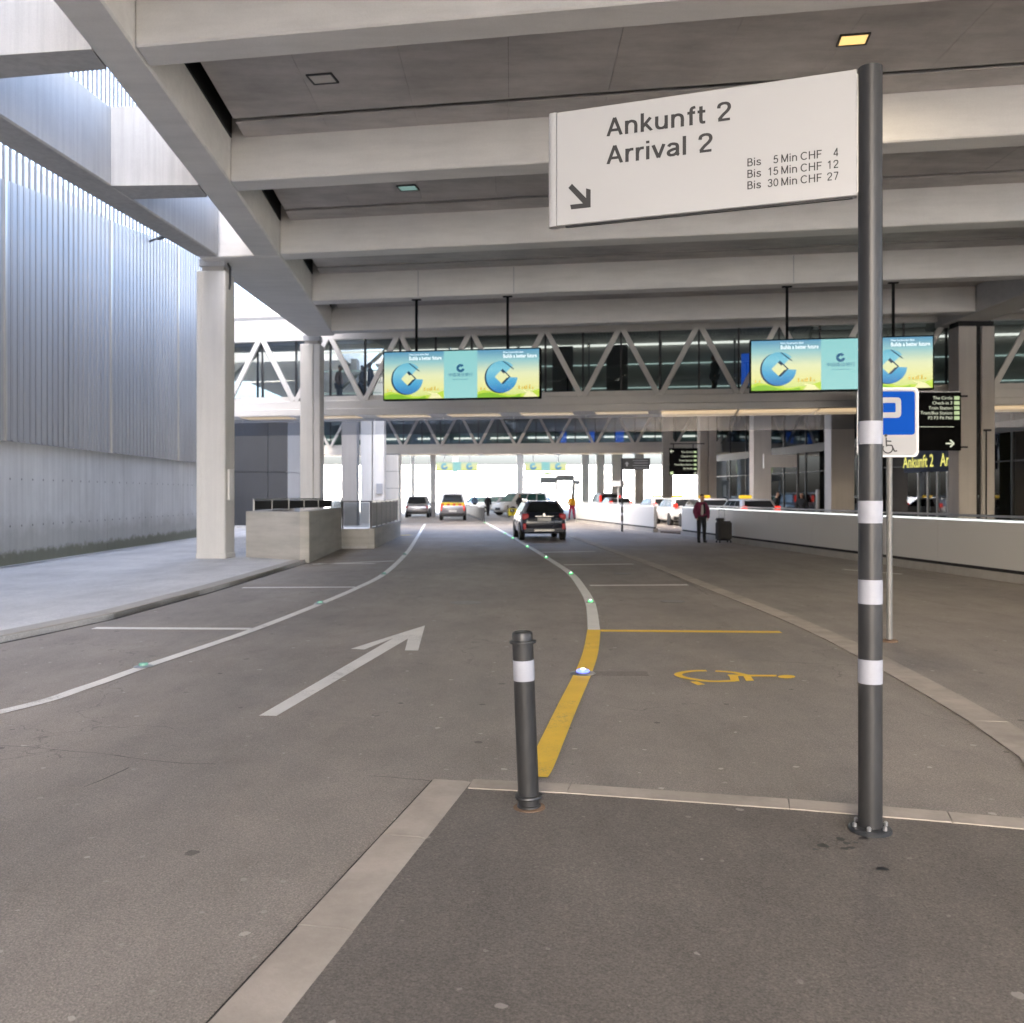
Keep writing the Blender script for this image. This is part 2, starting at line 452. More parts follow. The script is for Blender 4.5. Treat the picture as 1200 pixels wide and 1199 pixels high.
K = {}
K['asphalt'] = asphalt('asphalt_road', (0.245, 0.231, 0.218))
K['asphalt_island'] = asphalt('asphalt_island', (0.142, 0.134, 0.126), gum=0.6)
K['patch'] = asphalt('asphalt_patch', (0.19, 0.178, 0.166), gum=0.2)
K['asphalt_walk'] = asphalt('asphalt_pavement', (0.46, 0.46, 0.46), gum=0.4, tint=(1, 1, 1))
K['ground'] = concrete('outer_ground', (0.42, 0.415, 0.405))
K['kerb'] = concrete('kerb_concrete', (0.46, 0.41, 0.355), streak=(3, 3, 3), sa=0.2, rough=0.8)
K['kerb_worn'] = concrete('kerb_worn_stone', (0.45, 0.40, 0.345), streak=(3, 3, 3), sa=0.22, rough=0.8, blot=0.2)
K['kerb_grey'] = concrete('kerb_granite', (0.40, 0.38, 0.35), streak=(3, 3, 3), sa=0.12, rough=0.8)
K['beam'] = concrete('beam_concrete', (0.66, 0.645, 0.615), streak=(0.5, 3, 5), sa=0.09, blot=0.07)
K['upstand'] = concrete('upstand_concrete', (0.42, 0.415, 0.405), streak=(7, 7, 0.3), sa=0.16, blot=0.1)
K['column'] = concrete('column_concrete', (0.70, 0.68, 0.64), streak=(5, 5, 0.3), sa=0.08, blot=0.06)
K['column_tan'] = concrete('column_tan_concrete', (0.56, 0.525, 0.485), streak=(5, 5, 0.3), sa=0.08, blot=0.06)
K['column_dark'] = concrete('column_grey_paint', (0.20, 0.20, 0.20), streak=(5, 5, 0.3), sa=0.08, blot=0.06)
K['wallc'] = concrete('board_marked_concrete', (0.60, 0.60, 0.585), streak=(4, 4, 0.3), sa=0.12, blot=0.10, boards=(7, 7, 0.12), bc=0.95, moss=True, holes=True)
K['parapet'] = concrete('parapet_concrete', (0.50, 0.485, 0.45), streak=(0.6, 0.6, 6), sa=0.14, blot=0.12, boards=(0.2, 0.2, 5), bc=0.93)
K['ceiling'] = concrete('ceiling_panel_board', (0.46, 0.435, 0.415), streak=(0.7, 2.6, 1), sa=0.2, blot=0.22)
K['black'] = pmat('black_void', (0.012, 0.012, 0.012), 0.8)
K['slab'] = concrete('slab_concrete', (0.30, 0.30, 0.29))
K['sheet'] = pmat('ribbed_sheet_metal', (0.31, 0.312, 0.315), 0.58, 0.1, 0.10, 0.9, stretch=(3, 3, 0.25))
K['sheet_strip'] = pmat('cover_strip_metal', (0.42, 0.40, 0.36), 0.35, 0.4, 0.12, 1.2, stretch=(3, 3, 0.2))
K['white'] = pmat('white_steel_paint', (0.72, 0.70, 0.66), 0.45, 0, 0.05, 1.5)
K['bridge'] = pmat('bridge_steel_paint', (0.72, 0.69, 0.64), 0.5, 0, 0.06, 1.0)
K['darkgrey'] = pmat('dark_grey_panel', (0.038, 0.041, 0.045), 0.5, 0.0, 0.22, 0.5, stretch=(1, 1, 0.35))
K['charcoal'] = pmat('charcoal_paint', (0.045, 0.048, 0.052), 0.38, 0.3, 0.14, 6)
K['steelgrey'] = pmat('pole_grey_paint', (0.056, 0.056, 0.057), 0.40, 0.5, 0.22, 4, bmp=0.06, bscale=70, stretch=(2, 2, 0.6))
K['metal'] = pmat('galvanised_steel', (0.42, 0.42, 0.42), 0.38, 0.8, 0.1, 8)
K['reflect'] = pmat('reflective_tape', (0.38, 0.39, 0.44), 0.5, 0, 0.05, 30)
K['signwhite'] = pmat('sign_white', (0.455, 0.46, 0.47), 0.42, 0, 0.02, 1.5)
K['ink'] = pmat('sign_ink', (0.028, 0.028, 0.030), 0.5, 0, 0.03)
K['rust_dark'] = pmat('brown_ramp_plate', (0.085, 0.060, 0.045), 0.8, 0.1, 0.3, 4)
K['rust'] = pmat('rusty_plate', (0.20, 0.13, 0.085), 0.85, 0.2, 0.35, 18)
def paint_mat(name, col):
    m, nt, bs, N, L = nodes(name)
    c = ramp(nt, noise(nt, 3, 5), [(0.25, sc(col, .9)), (0.75, sc(col, 1.06))])
    wear = math_(nt, 'ADD', math_(nt, 'MULTIPLY', noise(nt, 1.1, 6, 0.7), 0.55), math_(nt, 'MULTIPLY', noise(nt, 60, 5, 0.8), 0.5))
    c = mix(nt, ramp(nt, wear, [(0.575, (0, 0, 0)), (0.68, (0.6,) * 3)]), c, (0.22, 0.205, 0.19))
    L(c, bs.inputs['Base Color']); bs.inputs['Roughness'].default_value = 0.6
    bump(nt, bs, noise(nt, 150, 3), 0.2, 0.004)
    return m
K['paint'] = paint_mat('road_paint_white', (0.85, 0.83, 0.79))
K['paint_yel'] = paint_mat('road_paint_yellow', (0.95, 0.62, 0.07))
K['bluesign'] = pmat('sign_blue', (0.004, 0.085, 0.50), 0.75, 0, 0.03, spec=0.1)
K['blackboard'] = pmat('sign_black', (0.006, 0.006, 0.006), 0.75, 0, 0.05, spec=0.1)
K['sign_lit'] = emis('sign_letter_light', (0.82, 0.86, 0.66), 0.85)
K['sign_pale'] = emis('sign_square_light', (0.62, 0.78, 0.42), 0.75)
K['sign_yel'] = emis('sign_yellow_letter', (0.85, 0.80, 0.18), 1.0)
K['warm'] = emis('warm_lamp', (1.0, 0.70, 0.40), 2.4)
K['warm_soft'] = emis('warm_strip_lamp', (1.0, 0.74, 0.46), 0.95)
K['downlight'] = emis('downlight_lens', (1.0, 0.62, 0.22), 1.35)
K['soffit_a'] = emis('soffit_glow_warm', (0.80, 0.58, 0.34), 0.85)
K['soffit_b'] = emis('soffit_glow_dim', (0.62, 0.48, 0.32), 0.75)
K['cool'] = emis('cool_strip_lamp', (1.0, 0.98, 0.92), 1.9)
K['teal'] = emis('teal_strip_glow', (0.72, 0.92, 0.88), 0.8)
K['led'] = emis('led_strip_white', (0.95, 1.0, 0.98), 1.6)
K['grn'] = emis('led_green', (0.10, 1.0, 0.22), 3.0)
K['grn_dim'] = emis('led_green_dim', (0.25, 0.55, 0.42), 0.6)
K['blu'] = emis('led_blue', (0.10, 0.14, 1.0), 5.0)
K['led_core'] = emis('led_core', (0.95, 1.0, 0.97), 4.0)
K['glass'] = glass('bridge_glass', (0.68, 0.71, 0.70), 0.05)
K['glass_dark'] = glass('facade_glass', (0.60, 0.66, 0.65), 0.12)
K['glass_curtain'] = glass('smoke_curtain_glass', (0.78, 0.80, 0.83), 0.10, 0.22, (0.40, 0.40, 0.43))
K['glass_clear'] = glass('clear_glass', (0.62, 0.64, 0.65), 0.05)
K['barrier'] = pmat('barrier_white_panel', (0.60, 0.59, 0.57), 0.4, 0, 0.015, 0.3)
K['lens_off'] = pmat('lamp_lens_off', (0.50, 0.47, 0.42), 0.4)
K['lens_green'] = emis('emergency_lamp_lens', (0.30, 0.52, 0.47), 0.5)
K['interior'] = pmat('interior_wall', (0.40, 0.40, 0.38), 0.7, 0, 0.2, 0.6)
K['interior_dark'] = pmat('interior_dark', (0.045, 0.047, 0.05), 0.6, 0, 0.2, 0.8)
K['interior_teal'] = pmat('interior_teal_glazing', (0.17, 0.27, 0.25), 0.5, 0, 0.4, 0.5)
K['floor_in'] = pmat('interior_floor', (0.22, 0.21, 0.20), 0.4, 0, 0.1, 1)
K['bluescreen'] = emis('blue_screen', (0.03, 0.14, 0.75), 0.9)
K['far_white'] = pmat('far_render_white', (0.70, 0.71, 0.72), 0.7, 0, 0.05, 0.3)
K['far_grey'] = pmat('far_grey', (0.36, 0.37, 0.39), 0.6, 0, 0.08, 0.5)
K['tyre'] = pmat('tyre_rubber', (0.018, 0.018, 0.018), 0.8)
K['rim'] = pmat('wheel_rim', (0.40, 0.40, 0.41), 0.35, 0.8)
K['carglass'] = pmat('car_glass', (0.018, 0.022, 0.024), 0.06, 0, 0.05, 1, spec=0.8)
K['carglass_g'] = pmat('car_glass_green', (0.03, 0.10, 0.085), 0.08, 0, 0.1, 1, spec=0.8)
K['trim'] = pmat('black_trim', (0.022, 0.022, 0.023), 0.55)
K['chrome'] = pmat('chrome_trim', (0.62, 0.62, 0.62), 0.2, 0.9)
K['plate'] = pmat('number_plate', (0.72, 0.71, 0.70), 0.5)
K['tail'] = emis('tail_light', (0.60, 0.015, 0.03), 0.25)
K['tail_on'] = emis('brake_light', (1.0, 0.04, 0.02), 1.7)
K['headl'] = pmat('head_light', (0.75, 0.76, 0.78), 0.15)
K['indicator'] = emis('indicator_light', (1.0, 0.6, 0.15), 2.0)
K['navy'] = pmat('car_navy', (0.018, 0.024, 0.042), 0.28, 0.3, 0.04, 1, coat=0.6)
K['silver'] = pmat('car_silver', (0.42, 0.42, 0.43), 0.3, 0.7, 0.04, 1, coat=0.5)
K['pearl'] = pmat('car_white', (0.66, 0.66, 0.66), 0.28, 0.0, 0.03, 1, coat=0.5)
K['mpv'] = pmat('car_grey', (0.28, 0.29, 0.31), 0.3, 0.6, 0.04, 1, coat=0.5)
K['taxi_yel'] = emis('taxi_sign_light', (1.0, 0.62, 0.03), 0.95)
K['hi_yel'] = pmat('warning_yellow', (0.78, 0.58, 0.02), 0.5)
K['hi_red'] = pmat('warning_red', (0.70, 0.10, 0.02), 0.5)
K['yellow_bin'] = pmat('yellow_plastic', (0.80, 0.68, 0.02), 0.45)
K['skin'] = pmat('skin', (0.36, 0.21, 0.14), 0.55)
K['hair'] = pmat('hair_black', (0.012, 0.011, 0.011), 0.6)
K['maroon'] = pmat('maroon_cloth', (0.135, 0.012, 0.050), 0.75, 0, 0.18, 9)
K['cloth_dark'] = pmat('dark_cloth', (0.016, 0.017, 0.020), 0.85, 0, 0.2, 9)
K['cloth_grey'] = pmat('grey_shirt', (0.40, 0.39, 0.38), 0.85, 0, 0.1, 9)
K['cloth_rose'] = pmat('rose_cloth', (0.34, 0.20, 0.18), 0.8, 0, 0.1, 9)
K['cloth_jeans'] = pmat('jeans_cloth', (0.10, 0.14, 0.22), 0.85, 0, 0.15, 9)
K['cloth_yel'] = pmat('yellow_vest', (0.70, 0.36, 0.02), 0.7, 0, 0.1, 9)
K['cloth_red'] = pmat('red_trousers', (0.35, 0.012, 0.05), 0.8, 0, 0.1, 9)
K['case'] = pmat('suitcase_fabric', (0.030, 0.030, 0.032), 0.7, 0, 0.15, 20)
K['cover'] = pmat('cast_iron_cover', (0.27, 0.26, 0.25), 0.6, 0.2, 0.25, 14)
K['seam'] = pmat('tar_seam', (0.11, 0.103, 0.096), 0.8, 0, 0.3, 9)
K['stain'] = pmat('wet_stain', (0.02, 0.018, 0.018), 0.35)
K['post_steel'] = pmat('dull_post_steel', (0.24, 0.235, 0.225), 0.5, 0.3, 0.12, 6)
K['band'] = pmat('entrance_band_blue', (0.05, 0.065, 0.10), 0.7, 0, 0.1, 1, spec=0.2)
K['mesh'] = pmat('perforated_screen', (0.034, 0.033, 0.032), 0.6, 0.3, 0.1, 3)

# ------------------------------------------------------------------ ground, road, pavements, kerbs
U = Vector((1, -0.17, 0)).normalized()           # direction of the cross beams in plan
def struct(o): return tag(o, kind='structure')

struct(MB().sheet([(-400, -300), (400, -300), (400, 900), (-400, 900)], -0.02).build('ground', K['ground']))
kl = [(-11.0, 1.0), (-8.6, 3.2), (-7.3, 5.6), (-6.45, 8.3)] + [tuple(G(u, v)[:2]) for u, v in ((0, 754), (125, 727.5), (250, 693.5), (354, 661.5))] + [(-5.16, 23.6)]
road_poly = [(-11.0, -30), (-11.0, 1.0)] + kl[1:] + [(-5.5, 29.7), (-4.6, 29.7), (-4.75, 39.5), (-9.0, 58), (-12, 84), (16, 84), (16, -30)]
road = struct(MB().sheet(road_poly, 0.0).build('road', K['asphalt']))
WX = lambda y: -11.6 - 0.034 * (y - 21.25)         # face of the boundary wall
pav_poly = [(WX(-30), -30), (-11.0, -30), (-11.0, 1.0)] + kl[1:] + [(-5.5, 29.7), (-4.6, 29.7), (-4.75, 39.5), (-9.0, 58), (-20, 58), (-20, 49), (WX(37), 49), (WX(37), 37)]
pav = struct(MB().prism(pav_poly, -0.015, 0.07).build('pavement', K['asphalt_walk']))

# near island (slightly darker asphalt) with its kerb stones
kA, kB = Vector((-0.365, 5.56)), Vector((-0.865, 3.03))
kd = (kB - kA).normalized()
isl = [(-0.27, 5.52), (2.75, 4.80), (6.5, 3.7), (6.5, -8), (-2.9, -8), tuple(kB + Vector((0.1, 0)))]
struct(MB().sheet(isl, 0.005).build('traffic_island', K['asphalt_island']))
kerb = struct(MB().strip([(kA + kd * -0.0), kA + kd * 6.0], 0.232, 0.003).build('kerb', K['black']))
kn = Vector((-kd.y, kd.x))                          # points to the right of the kerb (towards +x)
if kn.x < 0: kn = -kn
def kerb_stone(p0, p1, wl, wr, h, mat, parent, gap=0.006, jit=True, cham=0.035):
    p0, p1 = Vector(p0), Vector(p1)
    d = (p1 - p0).normalized(); n = Vector((-d.y, d.x))
    if n.x < 0: n = -n
    p0 = p0 + d * gap / 2; p1 = p1 - d * gap / 2
    j = random.uniform(-0.003, 0.003) if jit else 0
    mb = MB()
    sec = [(-wl, -0.02), (-wl, h - 0.006), (-wl + 0.008, h), (wr - cham, h), (wr, 0.0065), (wr, -0.02)]
    vs = []
    for p in (p0, p1):
        for a, z in sec:
            q = p + n * (a + j); vs.append((q.x, q.y, z))
    k = len(sec)
    fs = [(i, i + 1, k + i + 1, k + i) for i in range(k - 1)] + [tuple(range(k)), tuple(range(2 * k - 1, k - 1, -1))]
    o = mb.add(vs, fs).build('kerb_stone', mat, parent, smooth=True, angle=0.2)
    return o
t = -0.0
for ln in (0.93, 1.0, 1.0, 1.0, 1.0):
    kerb_stone(kA + kd * t, kA + kd * (t + ln), 0.105, 0.125, 0.013, K['kerb'], kerb); t += ln
kc = [Vector((-0.245, 5.50)), Vector((0.327, 5.41)), Vector((1.517, 5.14)), Vector((2.30, 4.93)), Vector((3.3, 4.63)), Vector((4.3, 4.3)), Vector((5.4, 3.9))]
for a, b in zip(kc, kc[1:]):
    d = (b - a).normalized(); n = Vector((-d.y, d.x))
    mb = MB()
    a2, b2 = a + d * 0.003, b - d * 0.003
    mb.prism([tuple(a2 - n * 0.085), tuple(b2 - n * 0.085), tuple(b2 + n * 0.085), tuple(a2 + n * 0.085)], -0.02, 0.010 + random.uniform(0, 0.002))
    mb.build('kerb_stone', K['kerb_worn'], kerb, bevel=0.002)
# flush kerb that curves along the bays to the drop-off pavement
kr = [G(u, v).to_2d() for u, v in ((668, 628), (682, 633), (720, 646.5), (762, 661), (832, 688.5), (900, 715), (962, 741), (1010, 764.5), (1080, 802), (1140, 836), (1200, 873))] + [Vector((3.25, 5.4)), Vector((2.95, 4.95))]
def resample(pts, step):
    out = [pts[0]]; acc = 0
    for a, b in zip(pts, pts[1:]):
        L = (b - a).length; t = step - acc
        while t < L:
            out.append(a + (b - a) * (t / L)); t += step
        acc = (acc + L) % step
    out.append(pts[-1]); return out
krs = resample(smooth_pts(kr, 8), 1.0)
for a, b in zip(krs, krs[1:]):
    d = (b - a)
    if d.length < 0.2: continue
    d.normalize(); n = Vector((-d.y, d.x))
    a2, b2 = a + d * 0.004, b - d * 0.004
    MB().prism([tuple(a2 - n * 0.14), tuple(b2 - n * 0.14), tuple(b2 + n * 0.14), tuple(a2 + n * 0.14)], -0.015, 0.009 + random.uniform(0, 0.003)).build('kerb_stone', K['kerb_worn'], kerb)
# raised kerb of the pavement below the deck edge
kls = resample([Vector(p) for p in kl], 1.5)
for a, b in zip(kls, kls[1:]):
    d = (b - a)
    if d.length < 0.2: continue
    d.normalize(); n = Vector((-d.y, d.x))            # n points left, towards the pavement
    a2, b2 = a + d * 0.004, b - d * 0.004
    MB().prism([tuple(a2), tuple(b2), tuple(b2 + n * 0.28), tuple(a2 + n * 0.28)], -0.01, 0.09).build('kerb_stone', K['kerb_grey'], kerb, bevel=0.008)
    MB().prism([tuple(a - n * 0.05), tuple(b - n * 0.05), tuple(b + n * 0.0), tuple(a + n * 0.0)], -0.01, 0.003).build('kerb_shadow_strip', K['black'], kerb)  # black strip painting the shadow line along the kerb foot

# painted markings: thin sheets on the road
def mark(name, mat, mb, z=0.006):
    return mb.build(name, mat, road)
ll = smooth_pts([Vector((-7.4, 2.6)), Vector((-5.3, 5.0))] + [G(u, v).to_2d() for u, v in ((0, 835), (100, 806), (170, 781.5), (294, 739.5), (375, 708), (417, 690), (450, 673), (474, 651), (485, 636), (498, 614))], 6)
mark('lane_line', K['paint'], MB().strip(ll, 0.13, 0.006))
cl = smooth_pts([G(u, v).to_2d() for u, v in ((568, 612), (594, 626), (620, 641), (645, 656.5), (668, 672), (682, 689), (692, 708), (696, 738.5))], 6)
mark('lane_line', K['paint'], MB().strip(cl, 0.155, 0.006))
cy_ = smooth_pts([G(u, v).to_2d() for u, v in ((696, 738.5), (692, 765), (683, 790), (667, 824), (650, 862), (634, 898), (626, 911))], 6)
mark('lane_line', K['paint_yel'], MB().strip(cy_, 0.165, 0.006))
def bay(a, b, w, mat):
    mark('bay_line', mat, MB().strip([G(*a).to_2d(), G(*b).to_2d()], w, 0.0035))
bay((704, 739.3), (915, 741), 0.17, K['paint_yel'])
for a, b in (((691, 686.3), (806, 685.6)), ((661, 662), (742, 661.2)), ((633, 647.4), (697, 646.4)), ((614, 637.6), (660, 637))): bay(a, b, 0.2, K['paint'])
for a, b in (((110, 736.3), (293, 737.2)), ((284, 688.9), (416, 688.2)), ((366, 661.3), (462, 657.6)), ((372, 660.6), (440, 660.6))): bay(a, b, 0.17, K['paint'])
bay((426, 629), (482, 627), 0.3, K['paint_yel'])
bay((988, 667.5), (1057, 673), 0.12, K['paint'])
arrow = [(303.5, 839.5), (324, 840), (478, 749), (474.5, 762.8), (490, 763), (498, 733.5), (411, 761), (427, 761.8), (460.5, 748.5)]
pts = [G(u, v) for u, v in arrow]
mb = MB(); mb.add([(p.x, p.y, 0.006) for p in pts], [(0, 1, 2, 8), (8, 2, 5), (2, 3, 4, 5), (8, 5, 6, 7)])
mark('arrow_marking', K['paint'], mb)
def zp(pts): return [G(760 + x / 6, 760 + y / 6).to_2d() for x, y in pts]
mb = MB()
mb.strip(smooth_pts(zp([(408, 160), (330, 161), (262, 168), (212, 181), (215, 195), (260, 210), (330, 222), (410, 233), (500, 235), (600, 231)]), 5), 0.075, 0.006)
mb.strip(smooth_pts(zp([(470, 163), (545, 167), (610, 175), (660, 186), (700, 197)]), 5), 0.075, 0.0064)
mb.sheet(zp([(290, 238), (340, 236), (400, 258), (345, 263)]), 0.0068)
mb.sheet(zp([(556, 188), (690, 188), (720, 200), (560, 198)]), 0.0070)
mb.sheet(zp([(566, 196), (628, 196), (640, 236), (580, 236)]), 0.0074)
mb.sheet(zp([(664, 196), (716, 196), (742, 233), (686, 233)]), 0.0078)
mb.sheet(zp([(700, 190), (900, 191), (900, 203), (710, 203)]), 0.0082)
mb.sheet(zp([(970 + 62 * math.cos(a), 204 + 12 * math.sin(a)) for a in [i * math.pi / 9 for i in range(18)]]), 0.0086)
mark('wheelchair_marking', K['paint_yel'], mb)

for line in (((0, 874), (60, 878), (130, 885), (180, 892), (250, 896)), ((430, 910), (470, 912), (507, 916)), ((100, 922), (125, 912), (150, 900)), ((860, 771), (905, 775), (960, 778), (1005, 780)), ((870, 655), (930, 671), (990, 684), (1060, 699), (1200, 725)), ((730, 655), (790, 676), (830, 697))):
    pts = resample(smooth_pts([G(u, v).to_2d() for u, v in line], 5), 0.12)
    pts = [p + Vector((random.uniform(-.012, .012), random.uniform(-.012, .012))) for p in pts]
    MB().strip(pts, [random.uniform(.004, .012) for _ in pts], 0.0015).build('seam', K['seam'], road)
for u, v, a, b in ((985, 985, .022, .012), (992, 990, .018, .008), (966, 993, .03, .012), (990, 996, .02, .009), (997, 995, .018, .008), (1034, 1020, .03, .010), (1012, 984, .02, .008), (955, 997, .014, .006), (1003, 989, .012, .006)):
    p = G(u, v)
    MB().sheet([(p.x + a * (1 + random.uniform(-.3, .3)) * math.cos(k * .7), p.y + b * 2.2 * (1 + random.uniform(-.3, .3)) * math.sin(k * .7)) for k in range(9)], 0.0075).build('wet_stain', K['stain'], kerb)
# ------------------------------------------------------------------ elevated deck: beams, slab, ceiling panels
ZS, ZP, ZT = 7.7, 8.52, 9.24
deck = thing('road_deck', 'pale concrete elevated deck with deep cross beams over the roadway', 'elevated deck')
def LR(y): # right lower edge of the edge beam
    pts = [(-12, -3.6), (5, -4.55), (12.57, -5.05), (17.98, -5.39), (23.4, -5.79), (29.07, -6.2), (34.4, -6.63), (80, -9.5)]
    for (a, xa), (b, xb) in zip(pts, pts[1:]):
        if y <= b: return xa + (xb - xa) * (y - a) / (b - a)
    return pts[-1][1]
def LL(y):
    pts = [(-12, -4.3), (5, -5.2), (11.38, -5.57), (18.17, -6.08), (23.57, -6.5), (80, -9)]
    for (a, xa), (b, xb) in zip(pts, pts[1:]):
        if y <= b: return xa + (xb - xa) * (y - a) / (b - a)
ys = [-9, -3.8, 3, 9, 12.7, 18.1, 23.55]
deckb = MB().prism([(LR(y), y) for y in ys] + [(LL(y), y) for y in ys[::-1]], ZS, ZT)
deckb.build('edge_beam', K['beam'], deck, bevel=0.03)
mR = [(-9, -9.95), (5, -8.87), (14.83, -8.09), (18.23, -7.79), (23.62, -7.39)]
mL = [(23.62, -7.95), (16, -8.74), (5, -9.75), (-9, -10.9)]
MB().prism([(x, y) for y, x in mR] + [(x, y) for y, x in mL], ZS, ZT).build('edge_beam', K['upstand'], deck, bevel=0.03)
# short cross pieces between the two edge beams (the open cells)
def mx(y):
    for (a, xa), (b, xb) in zip(mR, mR[1:]):
        if y <= b: return xa + (xb - xa) * (y - a) / (b - a)
    return mR[-1][1]
for yr, yl, w in ((12.64, 12.98, 0.7), (18.18, 18.23, 0.85), (7.1, 7.5, 0.7), (1.6, 2.0, 0.7)):
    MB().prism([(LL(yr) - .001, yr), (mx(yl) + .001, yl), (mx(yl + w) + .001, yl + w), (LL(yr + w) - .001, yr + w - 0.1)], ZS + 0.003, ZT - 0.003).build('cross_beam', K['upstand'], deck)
# solid slab that closes the last cell, up to the second column
MB().prism([(LL(23.56), 23.56), (-7.39, 23.73), (-7.94, 23.75), (-7.87, 26.3), (-7.75, 35.6), (LR(35.4), 35.4), (LR(29), 29.07), (LR(23.56), 23.56)], ZS, ZT).build('end_slab', K['beam'], deck, bevel=0.03)
XR = 27.0
Yk = [-9.2, -3.75, 1.7, 7.13, 12.57, 17.98, 23.4, 29.07, 34.4]
def cl_y(k, x): return Yk[k] - 0.17 * (x - LR(Yk[k]))
for k in range(len(Yk)):
    w = 0.6
    x0 = LR(Yk[k]) + 0.001
    wl = [x0, 15.18] if True else []
    for xa, xb in ((x0, 15.18), (16.42, XR)):
        pl = [(xa, cl_y(k, xa)), (xb, cl_y(k, xb)), (xb, cl_y(k, xb) + w), (LR(Yk[k] + w) + 0.001 if xa == x0 else xa, cl_y(k, xa) + w)]
        MB().prism(pl, ZS + 0.002, 8.93).build('cross_beam', K['beam'], deck, bevel=0.025)
MB().prism([(15.2, -12), (16.4, -12), (16.4, 34.5), (15.2, 34.5)], ZS - 0.02, 8.94).build('edge_beam', K['beam'], deck, bevel=0.025)
# slab above the near bays, then the far part of the deck
MB().prism([(LR(-9) - .05, -9), (XR, -14.4), (XR, 36), (-6.9, 36), (LR(29) - .05, 29), (LR(23) - .05, 23), (LR(12) - .05, 12)], 8.95, 9.3).build('deck_slab', K['black'], deck)
for pl in ([(-6.9, 36.01), (XR, 36.01), (XR, 40), (-7.0, 40)], [(5.5, 40.01), (XR, 40.01), (XR, 52), (5.5, 52)], [(-7.6, 52.01), (XR, 52.01), (XR, 104), (-17, 104), (-17, 61), (-7.8, 57)]):
    MB().prism(pl, 8.95, 9.3).build('deck_slab', K['beam'], deck)  # unseen opening added to let skylight in; far slab widened for shade
# black strip on the edge beam face, darkening the gap beside the ceiling panels
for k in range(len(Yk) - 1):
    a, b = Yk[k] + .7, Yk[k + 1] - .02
    MB().prism([(LR(a) + .002, a), (LR(b) + .002, b), (LR(b) + .03, b), (LR(a) + .03, a)], ZP + .01, 8.945).build('black_gap_strip', K['black'], deck)
# ceiling panels: two rows in every bay
for k in range(len(Yk) - 1):
    rowA = (lambda x: cl_y(k, x) + 0.612, lambda x: cl_y(k + 1, x) - 0.90)
    rowB = (lambda x: cl_y(k + 1, x) - 0.735, lambda x: cl_y(k + 1, x) - 0.012)
    for ya, yb in (rowA, rowB):
        nX = 12
        x0 = LR(Yk[k + 1]) + 0.28
        xs = [x0 + i * (15.1 - x0) / nX for i in range(nX + 1)] + [16.5 + i * 3.5 for i in range(4)]
        for xa, xb in zip(xs, xs[1:]):
            if 14.9 < xa < 16: continue
            xa2, xb2 = xa + 0.0025, xb - 0.0025
            xn, xf = xa2, xa2
            if xa == x0: xn, xf = LR(ya(xa2)) + 0.28, LR(yb(xa2)) + 0.28
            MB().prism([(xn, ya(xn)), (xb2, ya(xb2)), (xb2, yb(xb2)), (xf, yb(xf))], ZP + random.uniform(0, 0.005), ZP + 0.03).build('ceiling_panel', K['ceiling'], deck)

# joints across the beam that carries the screens
KS = Yk.index(29.07)
for u in (490, 602, 930):
    Yb = (Yk[KS] + 0.17 * LR(Yk[KS])) / (1 + 0.17 * (u - 600) / 1100)
    x = (u - 600) / 1100 * Yb
    MB().prism([(x - .012, cl_y(KS, x - .012) - .003), (x + .012, cl_y(KS, x + .012) - .003), (x + .012, cl_y(KS, x + .012) + .02), (x - .012, cl_y(KS, x - .012) + .02)], ZS + .03, 8.5).build('beam_joint', K['far_grey'], deck)
# recessed downlights
def downlight(u, v, label, lens, lit=False):
    Y = (ZP - CAMZ) * FPX / (HY - v); p = P(u, v, Y)
    t = thing('ceiling_light', label, 'ceiling light', (p.x, p.y, ZP), -0.17, 'recessed lights in the deck ceiling')
    mb = MB()
    for a in ((-0.22, -0.19, -0.18, 0.18), (0.19, 0.22, -0.18, 0.18), (-0.19, 0.19, -0.18, -0.15), (-0.19, 0.19, 0.15, 0.18)):
        mb.box(*a, -0.02, 0.02)
    mb.build('frame', K['trim'], t)
    MB().box(-0.19, 0.19, -0.15, 0.15, -0.012, 0.01).build('lens', lens, t)
    if lit:
        ld = bpy.data.lights.new('downlight', 'AREA'); ld.energy = 9; ld.color = (1, 0.8, 0.52); ld.size = 0.3
        lo = bpy.data.objects.new('downlight', ld); COL.objects.link(lo); lo.parent = t; lo.location = (0, 0, -0.03)
downlight(378, 92, 'unlit square recessed light in the nearest ceiling bay', K['lens_off'])
downlight(1000, 46, 'glowing warm recessed light above the direction sign pole', K['downlight'], True)
downlight(478, 220, 'small greenish emergency light in the second ceiling bay', K['lens_green'])

# ------------------------------------------------------------------ columns
def pads(t, w, z):
    MB().box(-w * .36, w * .36, -w * .3, w * .3, z, z + 0.14).build('bearing_pad', K['kerb_grey'], t)
    MB().box(-w * .43, w * .43, -w * .36, w * .36, z + 0.14, ZS - 0.002).build('bearing_plate', K['far_grey'], t)
c1 = thing('concrete_column', 'white concrete column nearest the camera, standing on the left pavement', 'column', (-7.70, 24.4, 0.06), R(-2), 'columns under the deck')
MB().box(-.375, .375, -.375, .375, 0, 7.38).build('shaft', K['column'], c1, bevel=0.025)
MB().box(-.39, .39, -.39, .39, 0.0, 0.14).build('base', K['column'], c1, bevel=0.02)
MB().box(0.376, 0.44, -0.2, 0.1, 1.5, 2.3).build('service_box', K['white'], c1, bevel=0.01)
MB().box(-.28, -.25, -.395, -.376, 0.2, 7.3).build('corner_trim', K['column'], c1)
mb = MB()
for a, b in (((0.34, -0.1, 7.66), (0.41, -0.1, 7.5)), ((0.41, -0.1, 7.5), (0.41, -0.1, 7.1)), ((0.41, -0.1, 7.1), (0.38, -0.1, 6.95))): mb.tube(a, b, 0.03, n=8)
mb.build('downpipe', K['charcoal'], c1)
